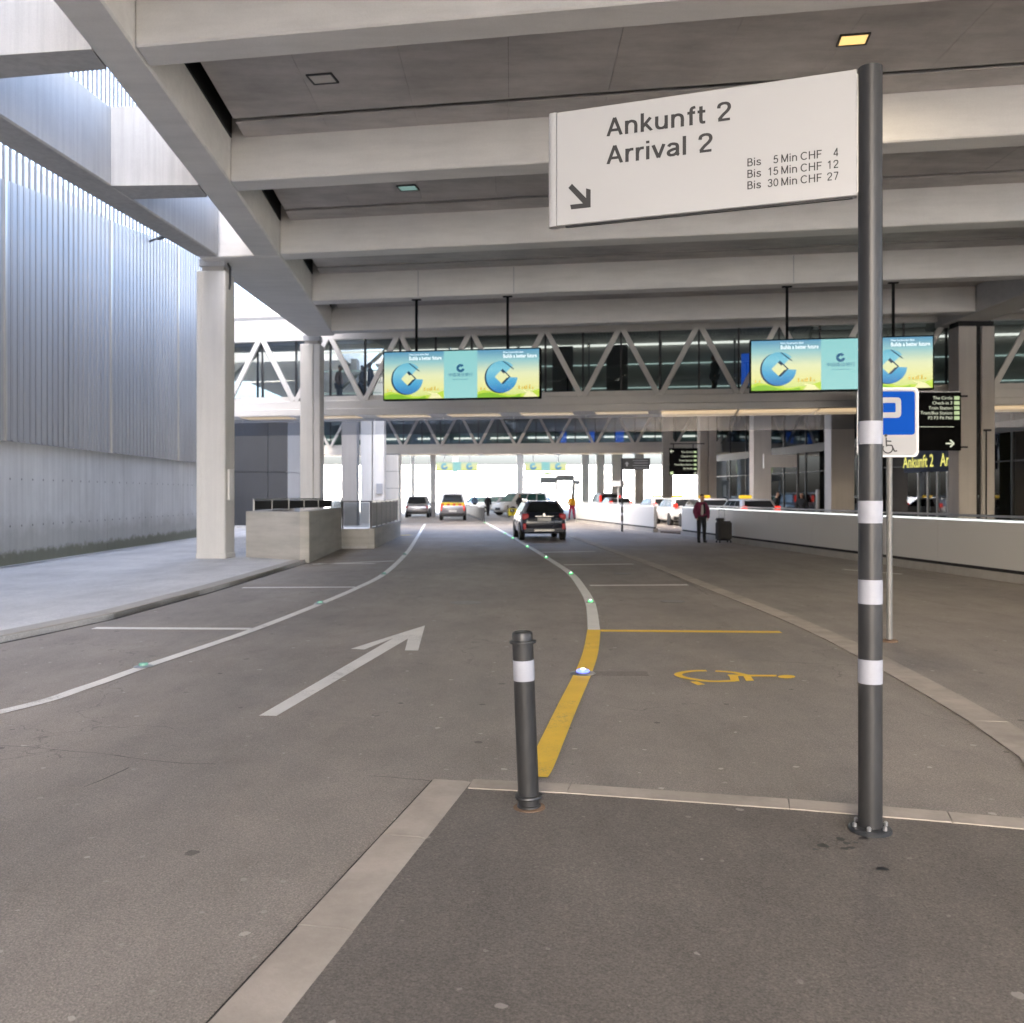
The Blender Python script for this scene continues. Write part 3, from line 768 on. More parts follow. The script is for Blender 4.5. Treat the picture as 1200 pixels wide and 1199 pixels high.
pads(c1, 0.78, 7.38)
c2 = thing('concrete_column', 'white concrete column behind the parapet corner, below the deck end', 'column', (-7.62, 35.9, 0.06), R(-2), 'columns under the deck')
MB().box(-.40, .10, -.36, .36, 0, 7.36).build('shaft', K['column'], c2, bevel=0.025)
MB().box(.11, .36, -.33, .33, 0, 7.36).build('shaft', K['column'], c2, bevel=0.025)
pads(c2, 0.72, 7.36)
c3 = thing('concrete_column', 'twin tan concrete column holding the black direction board', 'column', (15.95, 32.6, 0), 0, 'columns under the deck')
MB().box(-.62, .0, -.4, .4, 0, 7.5).build('shaft', K['column_tan'], c3, bevel=0.03)
MB().box(.17, .62, -.4, .4, 0, 7.5).build('shaft', K['column_tan'], c3, bevel=0.03)
MB().box(.01, .16, -.3, .3, 0, 7.6).build('service_gap', K['black'], c3)
mb = MB()
for i in range(7): mb.box(.07, .10, -.33, -.301, 0.6 + i * 1.05, 0.63 + i * 1.05)
mb.build('bolt_row', K['chrome'], c3)
MB().tube((0.3, -.44, 0), (0.3, -.44, 3.9), 0.025, n=8).build('conduit', K['trim'], c3)
MB().box(.22, .45, -.5, -.401, 3.88, 3.95).build('bracket', K['trim'], c3)
MB().box(-.6, .6, -.35, .35, 7.5, ZS - 0.03).build('bearing_plate', K['black'], c3)
def col_plain(x, y, w, d, h, mat, label, name='concrete_column', twin=False, grp='columns further down the road'):
    t = thing(name, label, 'column', (x, y, 0), 0, grp)
    if twin:
        MB().box(-w / 2, -0.03, -d / 2, d / 2, 0, h).build('shaft', mat, t, bevel=0.02)
        MB().box(0.03, w / 2, -d / 2, d / 2, 0, h).build('shaft', mat, t, bevel=0.02)
    else:
        MB().box(-w / 2, w / 2, -d / 2, d / 2, 0, h).build('shaft', mat, t, bevel=0.02)
    MB().box(-w / 2 - .03, w / 2 + .03, -d / 2 - .03, d / 2 + .03, 0, 0.12).build('base', mat, t)
    return t
col_plain(-8.6, 50, 0.82, 0.8, 8.9, K['column_dark'], 'dark grey square column behind the mesh railing', grp='columns beyond the first bridge')
tw = col_plain(-8.05, 54.5, 1.36, 0.9, 8.9, K['column'], 'white twin column carrying a small grey meter box', twin=True, grp='columns beyond the first bridge')
MB().box(0.25, 0.6, -0.62, -0.46, 1.75, 2.35).build('meter_box', K['far_grey'], tw, bevel=0.02)
col_plain(12.45, 60, 1.05, 0.9, 8.9, K['column_tan'], 'tan twin column right of the hanging direction board', twin=True, grp='columns beyond the first bridge')
col_plain(13.75, 52, 0.98, 0.9, 8.9, K['column_tan'], 'tan square column behind the nearest taxi', grp='columns along the terminal front')
col_plain(14.75, 42.3, 1.05, 0.9, 8.9, K['column_tan'], 'broad tan column between the blank sign and the parking sign', grp='columns along the terminal front')
for u, w, Y, hh, lab in ((507.5, 6, 74, 8.9, 'pale slim column between the parked grey car and the service van'), (533.5, 6, 103, 8.9, 'whitish far column behind the service van'), (609.5, 8, 96, 7, 'whitish far column above the white minibus'), (686, 8, 86, 8.9, 'grey column left of the tail-lit cars'), (703.5, 9, 80, 8.9, 'grey column behind the red lit van'), (723, 12, 76, 8.9, 'broad grey column behind the striped sign post'), (749, 10, 74, 8.9, 'grey column under the dark pedestrian sign'), (782, 12, 70, 8.9, 'grey column left of the hanging direction board'), (484, 4, 84, 8.9, 'thin pale column above the parked grey car')):
    col_plain((u - 600) / 1100 * Y, Y, w * Y / 1100, 0.6, hh, K['column'] if u > 640 else K['far_white'], lab)

# ------------------------------------------------------------------ boundary wall with ribbed metal cladding and fins
wall = thing('boundary_wall', 'board marked concrete boundary wall with tall ribbed metal cladding', 'wall')
WZ = 2.97
ang = math.atan(0.034)
cuts = [-21.5, -15.4, -9.3, -3.2, 2.9, 9.0, 15.1, 21.3, 27.4, 33.5, 37.2]
for a, b in zip(cuts, cuts[1:]):
    MB().prism([(WX(a), a + 0.008), (WX(b), b - 0.008), (WX(b) - 0.4, b - 0.008), (WX(a) - 0.4, a + 0.008)], -0.02, WZ).build('concrete_panel', K['wallc'], wall)
ZTOP = lambda y: 8.85 + 0.139 * (y - 21.25)
per = 0.305
for a, b in zip(cuts, cuts[1:]):
    n = round((b - a - 0.12) / per)
    step = (b - a - 0.12) / n
    vs, fs = [], []
    prof = []
    for i in range(n):
        y0 = a + 0.06 + i * step
        dd = 0.02 if (i % 7 == 3) else 0.0
        prof += [(y0, 0.10), (y0 + step * 0.60, 0.10 + dd * 0.3), (y0 + step * 0.68, 0.035), (y0 + step * 0.92, 0.035)]
    prof.append((b - 0.06, 0.10))
    for y, d in prof: vs += [(WX(y) + d, y, WZ - (0.05 if d > .05 else 0.03)), (WX(y) + d, y, ZTOP(y))]
    for i in range(len(prof) - 1): fs.append((2 * i, 2 * i + 2, 2 * i + 3, 2 * i + 1))
    MB().add(vs, fs).build('cladding_sheet', K['sheet'], wall)
    MB().box(WX(b) + 0.02, WX(b) + 0.13, b - 0.045, b + 0.045, WZ - 0.05, ZTOP(b)).build('cover_strip', K['sheet_strip'], wall)
MB().prism([(WX(-21.5) - .02, -21.5), (WX(37.2) - .02, 37.2), (WX(37.2) - .1, 37.2), (WX(-21.5) - .1, -21.5)], WZ, WZ + 5.2).build('backing', K['interior_dark'], wall)
fin0 = None
yy = -21.4
i = 0
while yy < 37.0:
    if fin0 is None:
        fin0 = MB().box(0.04, 0.10, -0.022, 0.022, 0, 11.8).build('fin', K['sheet'], wall, (WX(yy), yy, WZ), (0, 0, -ang)); fin0.rotation_euler = (0, 0, 0)
    else: share(fin0, 'fin', wall, (WX(yy), yy, WZ))
    yy += per
MB().prism([(WX(-21.5) - .05, -21.5), (WX(37.2) - .05, 37.2), (WX(37.2) + .12, 37.2), (WX(-21.5) + .12, -21.5)], 14.78, 14.95).build('top_rail', K['sheet'], wall)
lamp = tag(MB().bar((WX(30.6) + 0.1, 30.6, 9.96), (WX(30.6) + 0.75, 30.2, 10.05), 0.05, 0.05).bar((WX(30.6) + 0.45, 30.4, 9.98), (WX(30.6) + 0.8, 30.2, 10.06), 0.16, 0.06).build('wall_lamp', K['steelgrey']), 'small grey bracket lamp sticking out from the ribbed cladding', 'wall lamp')

# ------------------------------------------------------------------ parapet with railings around the ramp stair
par = thing('concrete_parapet', 'low board marked concrete parapet with dark mesh railing round a stairwell', 'parapet')
MB().prism([(-6.98, 24.6), (-5.3, 23.44), (-5.16, 23.75), (-6.9, 24.95)], -0.01, 1.27).build('wall_slab', K['parapet'], par, bevel=0.015)
MB().prism([(-5.29, 23.35), (-5.06, 23.42), (-5.4, 29.75), (-5.72, 29.7)], -0.01, 1.30).build('wall_slab', K['parapet'], par, bevel=0.015)
MB().prism([(-5.42, 29.76), (-4.55, 29.76), (-4.55, 30.05), (-5.42, 30.05)], -0.01, 0.62).build('wall_slab', K['parapet'], par, bevel=0.012)
MB().prism([(-4.56, 29.74), (-4.36, 29.8), (-4.62, 38.9), (-4.9, 38.9)], -0.01, 0.64).build('wall_slab', K['parapet'], par, bevel=0.012)
MB().prism([(-6.95, 24.95), (-6.65, 24.95), (-7.4, 32), (-7.7, 32)], -0.01, 1.27).build('wall_slab', K['parapet'], par, bevel=0.012)
def railing(pts, z0, z1, fill, n=None, rail=K['trim']):
    for a, b in zip(pts, pts[1:]):
        a, b = Vector(a), Vector(b)
        MB().bar((a.x, a.y, z1), (b.x, b.y, z1), 0.05, 0.04).build('top_rail', rail, par)
        k = n or max(1, round((b - a).length / 1.5))
        for i in range(k + 1):
            p = a.lerp(b, i / k)
            MB().bar((p.x, p.y, z0), (p.x, p.y, z1), 0.04, 0.04, up=(0, 1, 0)).build('post', rail, par)
        for i in range(k):
            p, q = a.lerp(b, i / k), a.lerp(b, (i + 1) / k); d = (q - p).normalized() * 0.04
            mbq = MB().bar((p.x + d.x, p.y + d.y, (z0 + z1) / 2), (q.x - d.x, q.y - d.y, (z0 + z1) / 2), 0.012, z1 - z0 - 0.08)
            mbq.build('railing_panel', fill, par)
railing([(-6.85, 24.9), (-5.85, 30.4)], 1.27, 1.58, K['mesh'], 5, K['metal'])
railing([(-5.85, 30.4), (-5.45, 30.0)], 1.0, 1.58, K['glass_clear'], 1)
railing([(-5.38, 29.85), (-4.5, 29.85)], 0.62, 1.49, K['glass_clear'], 1)
railing([(-4.48, 29.9), (-4.74, 38.8)], 0.64, 1.49, K['mesh'], 6, K['steelgrey'])
# ------------------------------------------------------------------ bridges
AB = -math.atan(0.175)
def bridge(name, label, y0, s0, s1, nodes_s, z_off, panes, lamp_on, dark=(), top=8.75, interior_back=3.0, people=True):
    """Truss footbridge. local x runs along the bridge, local y across it (front at 0)."""
    t = thing(name, label, 'footbridge', (0, y0, 0), AB)
    zb, zn, zs, zg = 4.87 + z_off, 5.45 + z_off, 5.65 + z_off, 7.90 + z_off
    W = interior_back
    bm_ = K['bridge']
    MB().box(s0, s1, 0.0, 0.35, 5.14 + z_off, 5.46 + z_off).build('chord', bm_, t, bevel=0.015)
    MB().box(s0, s1, -0.06, W + 0.06, zb, 5.14 + z_off - 0.003).build('deck_girder', bm_, t, bevel=0.02)
    MB().box(s0, s1, 0.12, 0.3, zn + 0.012, zs).build('sill', bm_, t)
    MB().box(s0, s1, 0.36, W, 5.2 + z_off, 5.36 + z_off).build('floor', K['floor_in'], t)
    MB().box(s0, s1, 0.0, 0.35, zg, top).build('top_chord', bm_, t)
    MB().box(s0, s1, 0.36, W, zg + 0.25, zg + 0.35).build('ceiling', K['far_grey'], t)
    MB().box(s0, s1, 0.0, W, top + .01, top + 0.15).build('roof', K['slab'], t)
    MB().box(s0, s1, W - 0.3, W, 5.14 + z_off, 5.55 + z_off).build('chord', bm_, t)
    MB().box(s0, s1, W - 0.3, W, zg + 0.05, zg + 0.3).build('top_chord', bm_, t)
    ns = nodes_s
    for i in range(len(ns) - 1):
        a, b = ns[i], ns[i + 1]; mid = (a + b) / 2
        g = 0.055
        MB().bar((a + g, 0.05, zn), (mid - g * 1.6, 0.05, zg + 0.05), 0.20, 0.12, up=(0, 1, 0)).build('truss_diagonal', bm_, t, bevel=0.015)
        MB().bar((mid + g * 1.6, 0.05, zg + 0.05), (b - g, 0.05, zn), 0.20, 0.12, up=(0, 1, 0)).build('truss_diagonal', bm_, t, bevel=0.015)
        if panes:
            for x in (a, mid):
                MB().box(x - 0.035, x + 0.035, 0.16, 0.26, zs, zg).build('mullion', K['trim'], t)
                MB().box(x + 0.037, x + (b - a) / 2 - 0.037, 0.2, 0.215, zs + 0.01, zg - 0.01).build('pane', K['glass'], t)
        # rear side of the bridge
        if i % 2 == 0:
            MB().bar((a, W - 0.1, zn), (b, W - 0.1, zg), 0.12, 0.16, up=(0, 1, 0)).build('truss_diagonal', bm_, t)
        MB().box(a - 0.03, a + 0.03, W - 0.2, W - 0.1, 5.55 + z_off, zg + .05).build('mullion', K['trim'], t)
    return t

def s_of(u, y0):
    # where the ray through picture column u meets the bridge front line, in the bridge's own x
    k = (u - 600) / 1100
    # point (k Y, Y): Y = y0 - 0.175 k Y
    Y = y0 / (1 + 0.175 * k)
    return k * Y / math.cos(AB), Y

Y1 = 36.19
nodes1 = []
n0 = s_of(426, Y1)[0]; stp = (s_of(866, Y1)[0] - n0) / 5
nodes1 = [n0 + stp * i for i in range(-3, 10)]
b1 = bridge('footbridge', 'glazed white truss footbridge crossing the road behind the advertising screens', Y1, nodes1[0] - 0.5, nodes1[-1] + 0.5, nodes1, 0.0, True, True)
# interior of the first bridge
W = 3.0
for z, m in ((7.72, K['cool']), (6.95, K['teal']), (6.0, K['teal'])):  # teal strips glow in place of reflections and lit handrails
    xs = nodes1[2:]
    for a, b in zip(xs, xs[1:]):
        MB().box(a + 0.06, b - 0.06, 2.5, 2.56, z, z + (0.09 if z > 7 else 0.05)).build('light_strip', m, b1)
for a, b in zip(nodes1[3:], nodes1[4:]):
    MB().box(a + 0.02, b - 0.02, 2.66, 2.72, 5.4, 8.1).build('inner_wall_panel', K['interior'], b1)
for u0, u1 in ((640, 664), (704, 729)):
    a, b = s_of(u0, Y1)[0] * 1.03, s_of(u1, Y1)[0] * 1.03
    MB().box(a, b, 1.55, 1.7, 5.37, 7.62).build('door_panel', K['interior_dark'], b1)
    MB().bar((a + 0.35, 1.53, 6.2), (b - 0.1, 1.53, 6.45), 0.03, 0.04).build('door_rail', K['chrome'], b1)
a = s_of(873, Y1)[0]
MB().box(a - 0.05, a + 0.55, 1.2, 1.25, 5.9, 7.1).build('screen', K['bluescreen'], b1)
MB().box(nodes1[3], nodes1[-1], 1.9, 1.93, 6.35, 6.40).build('handrail', K['metal'], b1)
# ribbed ceiling strip seen through the top of the glazing
mb = MB()
x = nodes1[3]
while x < nodes1[9]:
    mb.box(x, x + 0.05, 0.5, 2.4, 8.0, 8.12); x += 0.13
o = mb.build('ceiling_ribs', K['far_grey'], b1); o['kind'] = 'stuff'
# glowing panels stand for the lamplit soffit under the girder, brighter towards the terminal
for i, (a, b) in enumerate(zip(nodes1, nodes1[1:])):
    right = i >= 7
    e = 0.06 if right else 0.45
    MB().box(a + e, b - e, 0.25, 2.5 if right else 1.2, 4.84, 4.868).build('soffit_glow', K['soffit_a'] if right else K['soffit_b'], b1)
# glass smoke curtain hanging below the girder
for a, b in zip(nodes1, nodes1[1:]):
    MB().box(a + 0.012, b - 0.012, 1.4, 1.412, 4.18, 4.86).build('curtain_pane', K['glass_curtain'], b1)

Y2 = 71.9 + 0.0
n0 = s_of(472, Y2)[0]; stp2 = (s_of(697, Y2)[0] - n0) / 5
nodes2 = [n0 + stp2 * i for i in range(-4, 10)]
b2 = bridge('footbridge', 'second truss footbridge further down the road, half hidden behind the first', Y2, nodes2[0] - 0.5, nodes2[-1] + 0.5, nodes2, 0.0, True, True)
for a, b in zip(nodes2, nodes2[1:]):
    MB().box(a + 0.5, b - 0.4, 2.5, 2.58, 6.15, 6.29).build('light_strip', K['cool'], b2)
    MB().box(a + 0.02, b - 0.02, 2.66, 2.72, 5.4, 8.1).build('inner_wall_panel', K['interior_teal'], b2)
    MB().box(a + 0.3, b - 0.3, 0.3, 2.2, 4.84, 4.868).build('soffit_glow', K['soffit_b'], b2)  # glow put on as the lamplit underside of the girder
for u0, u1 in ((655, 662), (689, 696), (720, 730)):
    a, b = s_of(u0, Y2)[0], s_of(u1, Y2)[0]
    MB().box(a, b, 1.0, 1.05, 5.7, 6.6).build('screen', K['bluescreen'], b2)

# ------------------------------------------------------------------ advertising screens
def ramp_emis(name, stops, axis=2, lo=0.0, hi=1.0, strength=1.0):
    """screen picture: colour ramp along an axis of the screen"""
    m, nt, bs, N, L = nodes(name)
    tc = N('ShaderNodeTexCoord'); sp = N('ShaderNodeSeparateXYZ'); L(tc.outputs['Object'], sp.inputs[0])
    mr = N('ShaderNodeMapRange'); mr.inputs[1].default_value = lo; mr.inputs[2].default_value = hi
    L(sp.outputs[axis], mr.inputs[0])
    c = ramp(nt, mr.outputs[0], stops)
    bs.inputs['Base Color'].default_value = (0.02, 0.02, 0.02, 1)
    L(c, bs.inputs['Emission Color']); bs.inputs['Emission Strength'].default_value = strength * EM
    return m
K['ad_sky'] = ramp_emis('screen_sky_picture', [(0.0, (0.62, 0.78, 0.22)), (0.25, (0.85, 0.84, 0.36)), (0.5, (0.80, 0.84, 0.50)), (0.78, (0.30, 0.58, 0.60)), (1.0, (0.09, 0.30, 0.48))], 2, 0, 1.43)
K['ad_mid'] = ramp_emis('screen_teal_picture', [(0.0, (0.33, 0.68, 0.66)), (1.0, (0.27, 0.62, 0.62))], 2, 0, 1.43)
K['ad_logo'] = ramp_emis('screen_logo_blue', [(0.0, (0.02, 0.16, 0.46)), (0.35, (0.08, 0.40, 0.66)), (0.7, (0.22, 0.60, 0.72)), (1, (0.12, 0.45, 0.62))], 2, 0.1, 1.15)
K['ad_side'] = emis('screen_logo_shade', (0.008, 0.035, 0.075), 1)
K['ad_g1'] = emis('screen_green', (0.22, 0.47, 0.03), 1)
K['ad_g2'] = emis('screen_light_green', (0.48, 0.66, 0.06), 1)
K['ad_path'] = emis('screen_cream', (0.82, 0.80, 0.42), 1)
K['ad_tree'] = emis('screen_orange', (0.62, 0.42, 0.06), 1)
K['ad_white'] = emis('screen_white', (0.85, 0.93, 0.95), 1)
K['ad_ink'] = emis('screen_dark_blue', (0.01, 0.09, 0.20), 1)

def cring(cx, cz, r, gap0=-4, gap1=44, hole=0.36, n=44):
    """ring with a diamond hole and an opening, as outer and inner point lists"""
    vs, fs = [], []
    a0, a1 = R(gap1), R(360 + gap0)
    for i in range(n + 1):
        a = a0 + (a1 - a0) * i / n
        c, s = math.cos(a), math.sin(a)
        k = hole * r * 1.25 / (abs(c) + abs(s))
        vs += [(cx + r * c, cz + r * s), (cx + k * c, cz + k * s)]
    for i in range(n): fs.append((2 * i, 2 * i + 1, 2 * i + 3, 2 * i + 2))
    return vs, fs
def flat(name, vs2, fs, y, mat, parent):
    return MB().add([(x, y, z) for x, z in vs2], [tuple(f) for f in fs]).build(name, mat, parent)
def rect(name, x0, x1, z0, z1, y, mat, parent):
    return flat(name, [(x0, z0), (x1, z0), (x1, z1), (x0, z1)], [(0, 1, 2, 3)], y, mat, parent)
def ad_scene(t, x0, w, h):
    rect('screen_picture', x0, x0 + w, 0.0, h, -0.152, K['ad_sky'], t)
    hill = [(x0, 0)] + [(x0 + w * k / 10, h * (0.10 + 0.05 * math.sin(k * 0.7 + 0.4) + 0.02 * math.sin(k * 2.1))) for k in range(11)] + [(x0 + w, 0)]
    flat('screen_picture', hill, [tuple(range(len(hill)))], -0.155, K['ad_g2'], t)
    hill = [(x0, 0)] + [(x0 + w * k / 10, h * max(0.004, (0.06 + 0.05 * math.sin(k * 0.9)))) for k in range(8)] + [(x0 + w * 0.7, 0)]
    flat('screen_picture', hill, [tuple(range(len(hill)))], -0.158, K['ad_g1'], t)
    flat('screen_picture', [(x0 + w * .74, 0), (x0 + w * .98, 0), (x0 + w * .9, h * .1), (x0 + w * .72, h * .145), (x0 + w * .80, h * .09)], [(0, 1, 2, 3, 4)], -0.159, K['ad_path'], t)
    mbq = MB()
    for k, (fx, fh) in enumerate(((.68, .07), (.73, .05), (.77, .06), (.80, .08), (.85, .09), (.06, .05), (.90, .04), (.12, .04))):
        cx = x0 + w * fx; z = h * 0.165
        mbq.add([(cx - .012 * w, -0.160, z), (cx + .012 * w, -0.160, z), (cx + .009 * w, -0.160, z + fh * h), (cx - .009 * w, -0.160, z + fh * h)], [(0, 1, 2, 3)])
    mbq.build('screen_picture', K['ad_tree'], t)
    cx, cz, r = x0 + w * 0.40, h * 0.43, h * 0.335
    vs, fs = cring(cx - 0.026 * w, cz - 0.012 * h, r)
    flat('logo', vs, fs, -0.162, K['ad_side'], t)
    vs, fs = cring(cx, cz, r)
    flat('logo', vs, fs, -0.165, K['ad_logo'], t)
    # dark inner edges of the solid letter
    d = 0.36 * r * 1.25
    flat('logo', [(cx, cz + d), (cx + d, cz), (cx + d + .10 * r, cz), (cx + .05 * r, cz + d + .05 * r)], [(0, 1, 2, 3)], -0.167, K['ad_side'], t)
    flat('logo', [(cx + d, cz), (cx + d + .10 * r, cz), (cx + .12 * r, cz - d), (cx, cz - d)], [(0, 1, 2, 3)], -0.167, K['ad_side'], t)
    flat('logo', [(cx + .05 * r, cz + r * .98), (cx + .15 * r, cz + r * .98), (cx + .80 * r, cz + .46 * r), (cx + .70 * r, cz + .46 * r)], [(0, 1, 2, 3)], -0.167, K['ad_side'], t)
    text('China Construction Bank', 0.075, K['ad_white'], t, (x0 + w * 0.42, -0.166, h * 0.925), w * 0.33, bold=0.001)
    text('Builds a better future', 0.15, K['ad_white'], t, (x0 + w * 0.42, -0.166, h * 0.825), w * 0.54, bold=0.004)
def billboard(label, uc, v_bot, width, rods_s, h=1.43, yoff=0.0):
    # hangs in front of the fifth cross beam
    k = (uc - 600) / 1100
    Yb = (29.07 - 0.17 * 6.2) / (1 + 0.17 * k) - 0.05 + yoff
    c = P(uc, v_bot, Yb)
    t = thing('advertising_screen', label, 'advertising screen', (c.x, c.y, c.z), -math.atan(0.17), 'advertising screens hanging above the lanes')
    w = width
    MB().box(-w / 2 - .04, w / 2 + .04, -0.148, 0.12, -0.04, h + 0.04).build('case', K['blackboard'], t, bevel=0.01)
    pw = w * 0.392
    ad_scene(t, -w / 2, pw, h); ad_scene(t, w / 2 - pw, pw, h)
    rect('screen_picture', -w / 2 + pw, w / 2 - pw, 0, h, -0.152, K['ad_mid'], t)
    vs, fs = cring(0, h * 0.63, h * 0.088, -10, 40, 0.4, 30)
    flat('logo', vs, fs, -0.156, K['ad_ink'], t)
    text('中国建设银行', 0.12, K['ad_ink'], t, (0, -0.156, h * 0.46), w * 0.155, align='CENTER')
    text('China Construction Bank', 0.05, K['ad_ink'], t, (0, -0.156, h * 0.385), w * 0.10, align='CENTER')
    for s in rods_s:
        MB().box(s - .035, s + .035, -0.03, 0.04, h + 0.04, ZS - c.z - 0.002 + (0 if True else 0)).build('hanger_rod', K['blackboard'], t)
        MB().box(s - .14, s + .14, -0.06, 0.07, ZS - c.z - 0.03, ZS - c.z - 0.0025).build('ceiling_plate', K['blackboard'], t)
    return t
billboard('lit advertising screen with two blue ring logos hanging above the left lane', 541, 467, 4.80, (-1.42, 1.42), yoff=0.35)
billboard('lit advertising screen partly hidden by the striped sign pole', 984, 457, 4.92, (-1.45, 1.45), yoff=0.35)

# ------------------------------------------------------------------ the direction sign on its striped pole
ds = thing('direction_sign', 'white flag sign reading Ankunft 2 on a tall grey striped pole', 'direction sign', (1.807, 4.734, 0), R(-20))
MB().tube((0, 0, 0.03), (0, 0, 3.85), 0.0585, n=28).build('pole', K['steelgrey'], ds, smooth=True)
MB().lathe([(0.0585, 3.84), (0.0585, 3.853), (0.05, 3.858), (0, 3.858)], 28).build('pole_cap', K['steelgrey'], ds, smooth=True)
for z0, z1 in ((1.954, 2.07), (1.558, 1.67), (1.153, 1.274), (0.753, 0.874)):
    MB().tube((0, 0, z0), (0, 0, z1), 0.0597, n=28, cap=False).build('reflective_band', K['reflect'], ds, smooth=True)
MB().lathe([(0.105, 0.0), (0.105, 0.022), (0.097, 0.03), (0.062, 0.032)], 26).build('base_plate', K['charcoal'], ds, smooth=True)
for i in range(6):
    a = R(25 + 60 * i)
    MB().lathe([(0.011, 0.03), (0.011, 0.046), (0.006, 0.052)], 8, c=(0.082 * math.cos(a), 0.082 * math.sin(a), 0)).build('bolt', K['metal'], ds)
MB().lathe([(0.125, 0.001), (0.115, 0.006), (0.06, 0.010)], 24).build('mortar_ring', K['asphalt_island'], ds)
pz0, pz1 = 3.21, 3.845
PL, PR = -1.70, -0.063
mb = MB().box(PL + 0.055, PR, -0.03, 0.03, pz0, pz1)
mb.build('panel', K['signwhite'], ds, bevel=0.003)
mb = MB()
prof = [(PL + 0.053, -0.031)] + [(PL + 0.03 - 0.03 * math.sin(R(a)), -0.031 * math.cos(R(a))) for a in range(0, 181, 20)] + [(PL + 0.053, 0.031)]
mb.prism(prof, pz0 - 0.002, pz1 + 0.002)
mb.build('edge_profile', K['signwhite'], ds, smooth=True)
MB().box(PR + 0.002, -0.05, -0.012, 0.012, pz0 + 0.02, pz1 - 0.02).build('bracket', K['metal'], ds)
MB().box(PL + 0.1, PR - 0.02, -0.012, 0.012, pz0 - 0.007, pz0 - 0.0005).build('shadow_line', K['charcoal'], ds)  # dark strip painting the thin shadow below the panel
FY = -0.0315
X = lambda s: PR + 0.008 - s                # s measured from the pole side of the panel
s0 = -0.055 - 0.008
strokes('Ankunft 2', 0.101, 0.150, 0.07, K['ink'], ds, (-0.058 - 1.298, FY, 3.672), 0.668)
strokes('Arrival 2', 0.101, 0.150, 0.07, K['ink'], ds, (-0.058 - 1.298, FY, 3.519), 0.572)
for body, num, z in (('5', '4', 3.417), ('15', '12', 3.357), ('30', '27', 3.297)):
    q = lambda s_: (-0.058 - s_, FY, z)
    strokes('Bis', 0.042, 0.125, 0.06, K['ink'], ds, q(0.545), 0.070)
    strokes(body, 0.042, 0.125, 0.06, K['ink'], ds, q(0.388), align='RIGHT')
    strokes('Min', 0.042, 0.125, 0.06, K['ink'], ds, q(0.374), 0.080)
    strokes('CHF', 0.042, 0.125, 0.06, K['ink'], ds, q(0.278), 0.104)
    strokes(num, 0.042, 0.125, 0.10, K['ink'], ds, q(0.094), align='RIGHT')
ax, az, q = -0.058 - 1.39, 3.293, 0.133
tk = 0.027
mb = MB()
mb.plate([(ax, az), (ax, az + 0.098), (ax - 0.026, az + 0.108), (ax - 0.026, az + 0.026 + 0.019), (ax - 0.045, az + 0.026), (ax - 0.118, az + 0.026), (ax - 0.112, az)], FY - 0.001, FY + 0.0008)
d = 0.0105
mb.plate([(ax - 0.03 - d, az + 0.024 - d * 0.2), (ax - 0.022, az + 0.05), (ax - 0.118 + d, az + 0.132 + d), (ax - 0.118 - d, az + 0.132 - d)], FY - 0.0006, FY + 0.0009)
mb.build('arrow', K['ink'], ds)

# bollard
bo = thing('bollard', 'dark grey steel bollard with one white reflective band at the kerb', 'bollard', (0.0925, 5.09, 0.004), 0)
bo.rotation_euler = (R(0.6), R(-2.2), 0)
MB().lathe([(0.066, 0.0), (0.064, 0.018), (0.057, 0.022), (0.057, 0.89), (0.058, 0.905)], 28).build('post', K['steelgrey'], bo, smooth=True)
MB().lathe([(0.0575, 0.895), (0.0725, 0.897), (0.0735, 0.903), (0.0725, 0.909), (0.0575, 0.911)], 28).build('collar', K['steelgrey'], bo, smooth=True)
MB().lathe([(0.056, 0.908), (0.056, 0.948), (0.051, 0.956), (0.046, 0.957), (0.044, 0.952), (0, 0.952)], 28).build('cap', K['steelgrey'], bo, smooth=True)
MB().lathe([(0.0565, 0.052), (0.0725, 0.055), (0.075, 0.063), (0.0725, 0.071), (0.0565, 0.074)], 28).build('collar', K['steelgrey'], bo, smooth=True)
MB().lathe([(0.0577, 0.695), (0.0582, 0.697), (0.0582, 0.803), (0.0577, 0.805)], 28).build('reflective_band', K['reflect'], bo, smooth=True)
MB().lathe([(0.088, -0.002), (0.086, 0.006), (0.06, 0.010)], 28).build('base_plate', K['rust'], bo, smooth=True)

# parking sign
ps = thing('parking_sign', 'blue disabled parking sign half hidden behind the striped pole', 'parking sign', (4.37, 10.87, 0), R(-3))
MB().tube((0, 0, 0), (0, 0, 2.9), 0.034, n=16).build('pole', K['post_steel'], ps, smooth=True)
MB().lathe([(0.10, 0.0), (0.09, 0.02), (0.04, 0.03)], 18).build('base_plate', K['rust'], ps)
def rrect(x0, x1, z0, z1, r, n=5):
    out = []
    for cx, cz, a0 in ((x1 - r, z1 - r, 0), (x0 + r, z1 - r, 90), (x0 + r, z0 + r, 180), (x1 - r, z0 + r, 270)):
        out += [(cx + r * math.cos(R(a0 + 90 * i / n)), cz + r * math.sin(R(a0 + 90 * i / n))) for i in range(n + 1)]
    return out
sx0, sx1, sz0, sz1 = -0.385, 0.305, 2.135, 2.935
MB().plate(rrect(sx0, sx1, sz0, sz1, 0.06), -0.075, -0.04).build('panel_rim', K['metal'], ps, smooth=True)
MB().plate(rrect(sx0 + .022, sx1 - .022, sz0 + .022, sz1 - .022, 0.05), -0.078, -0.0755).build('panel_face', K['signwhite'], ps)
MB().plate(rrect(sx0 + .045, sx1 - .045, sz0 + .255, sz1 - .045, 0.035), -0.0806, -0.0785).build('blue_field', K['bluesign'], ps)
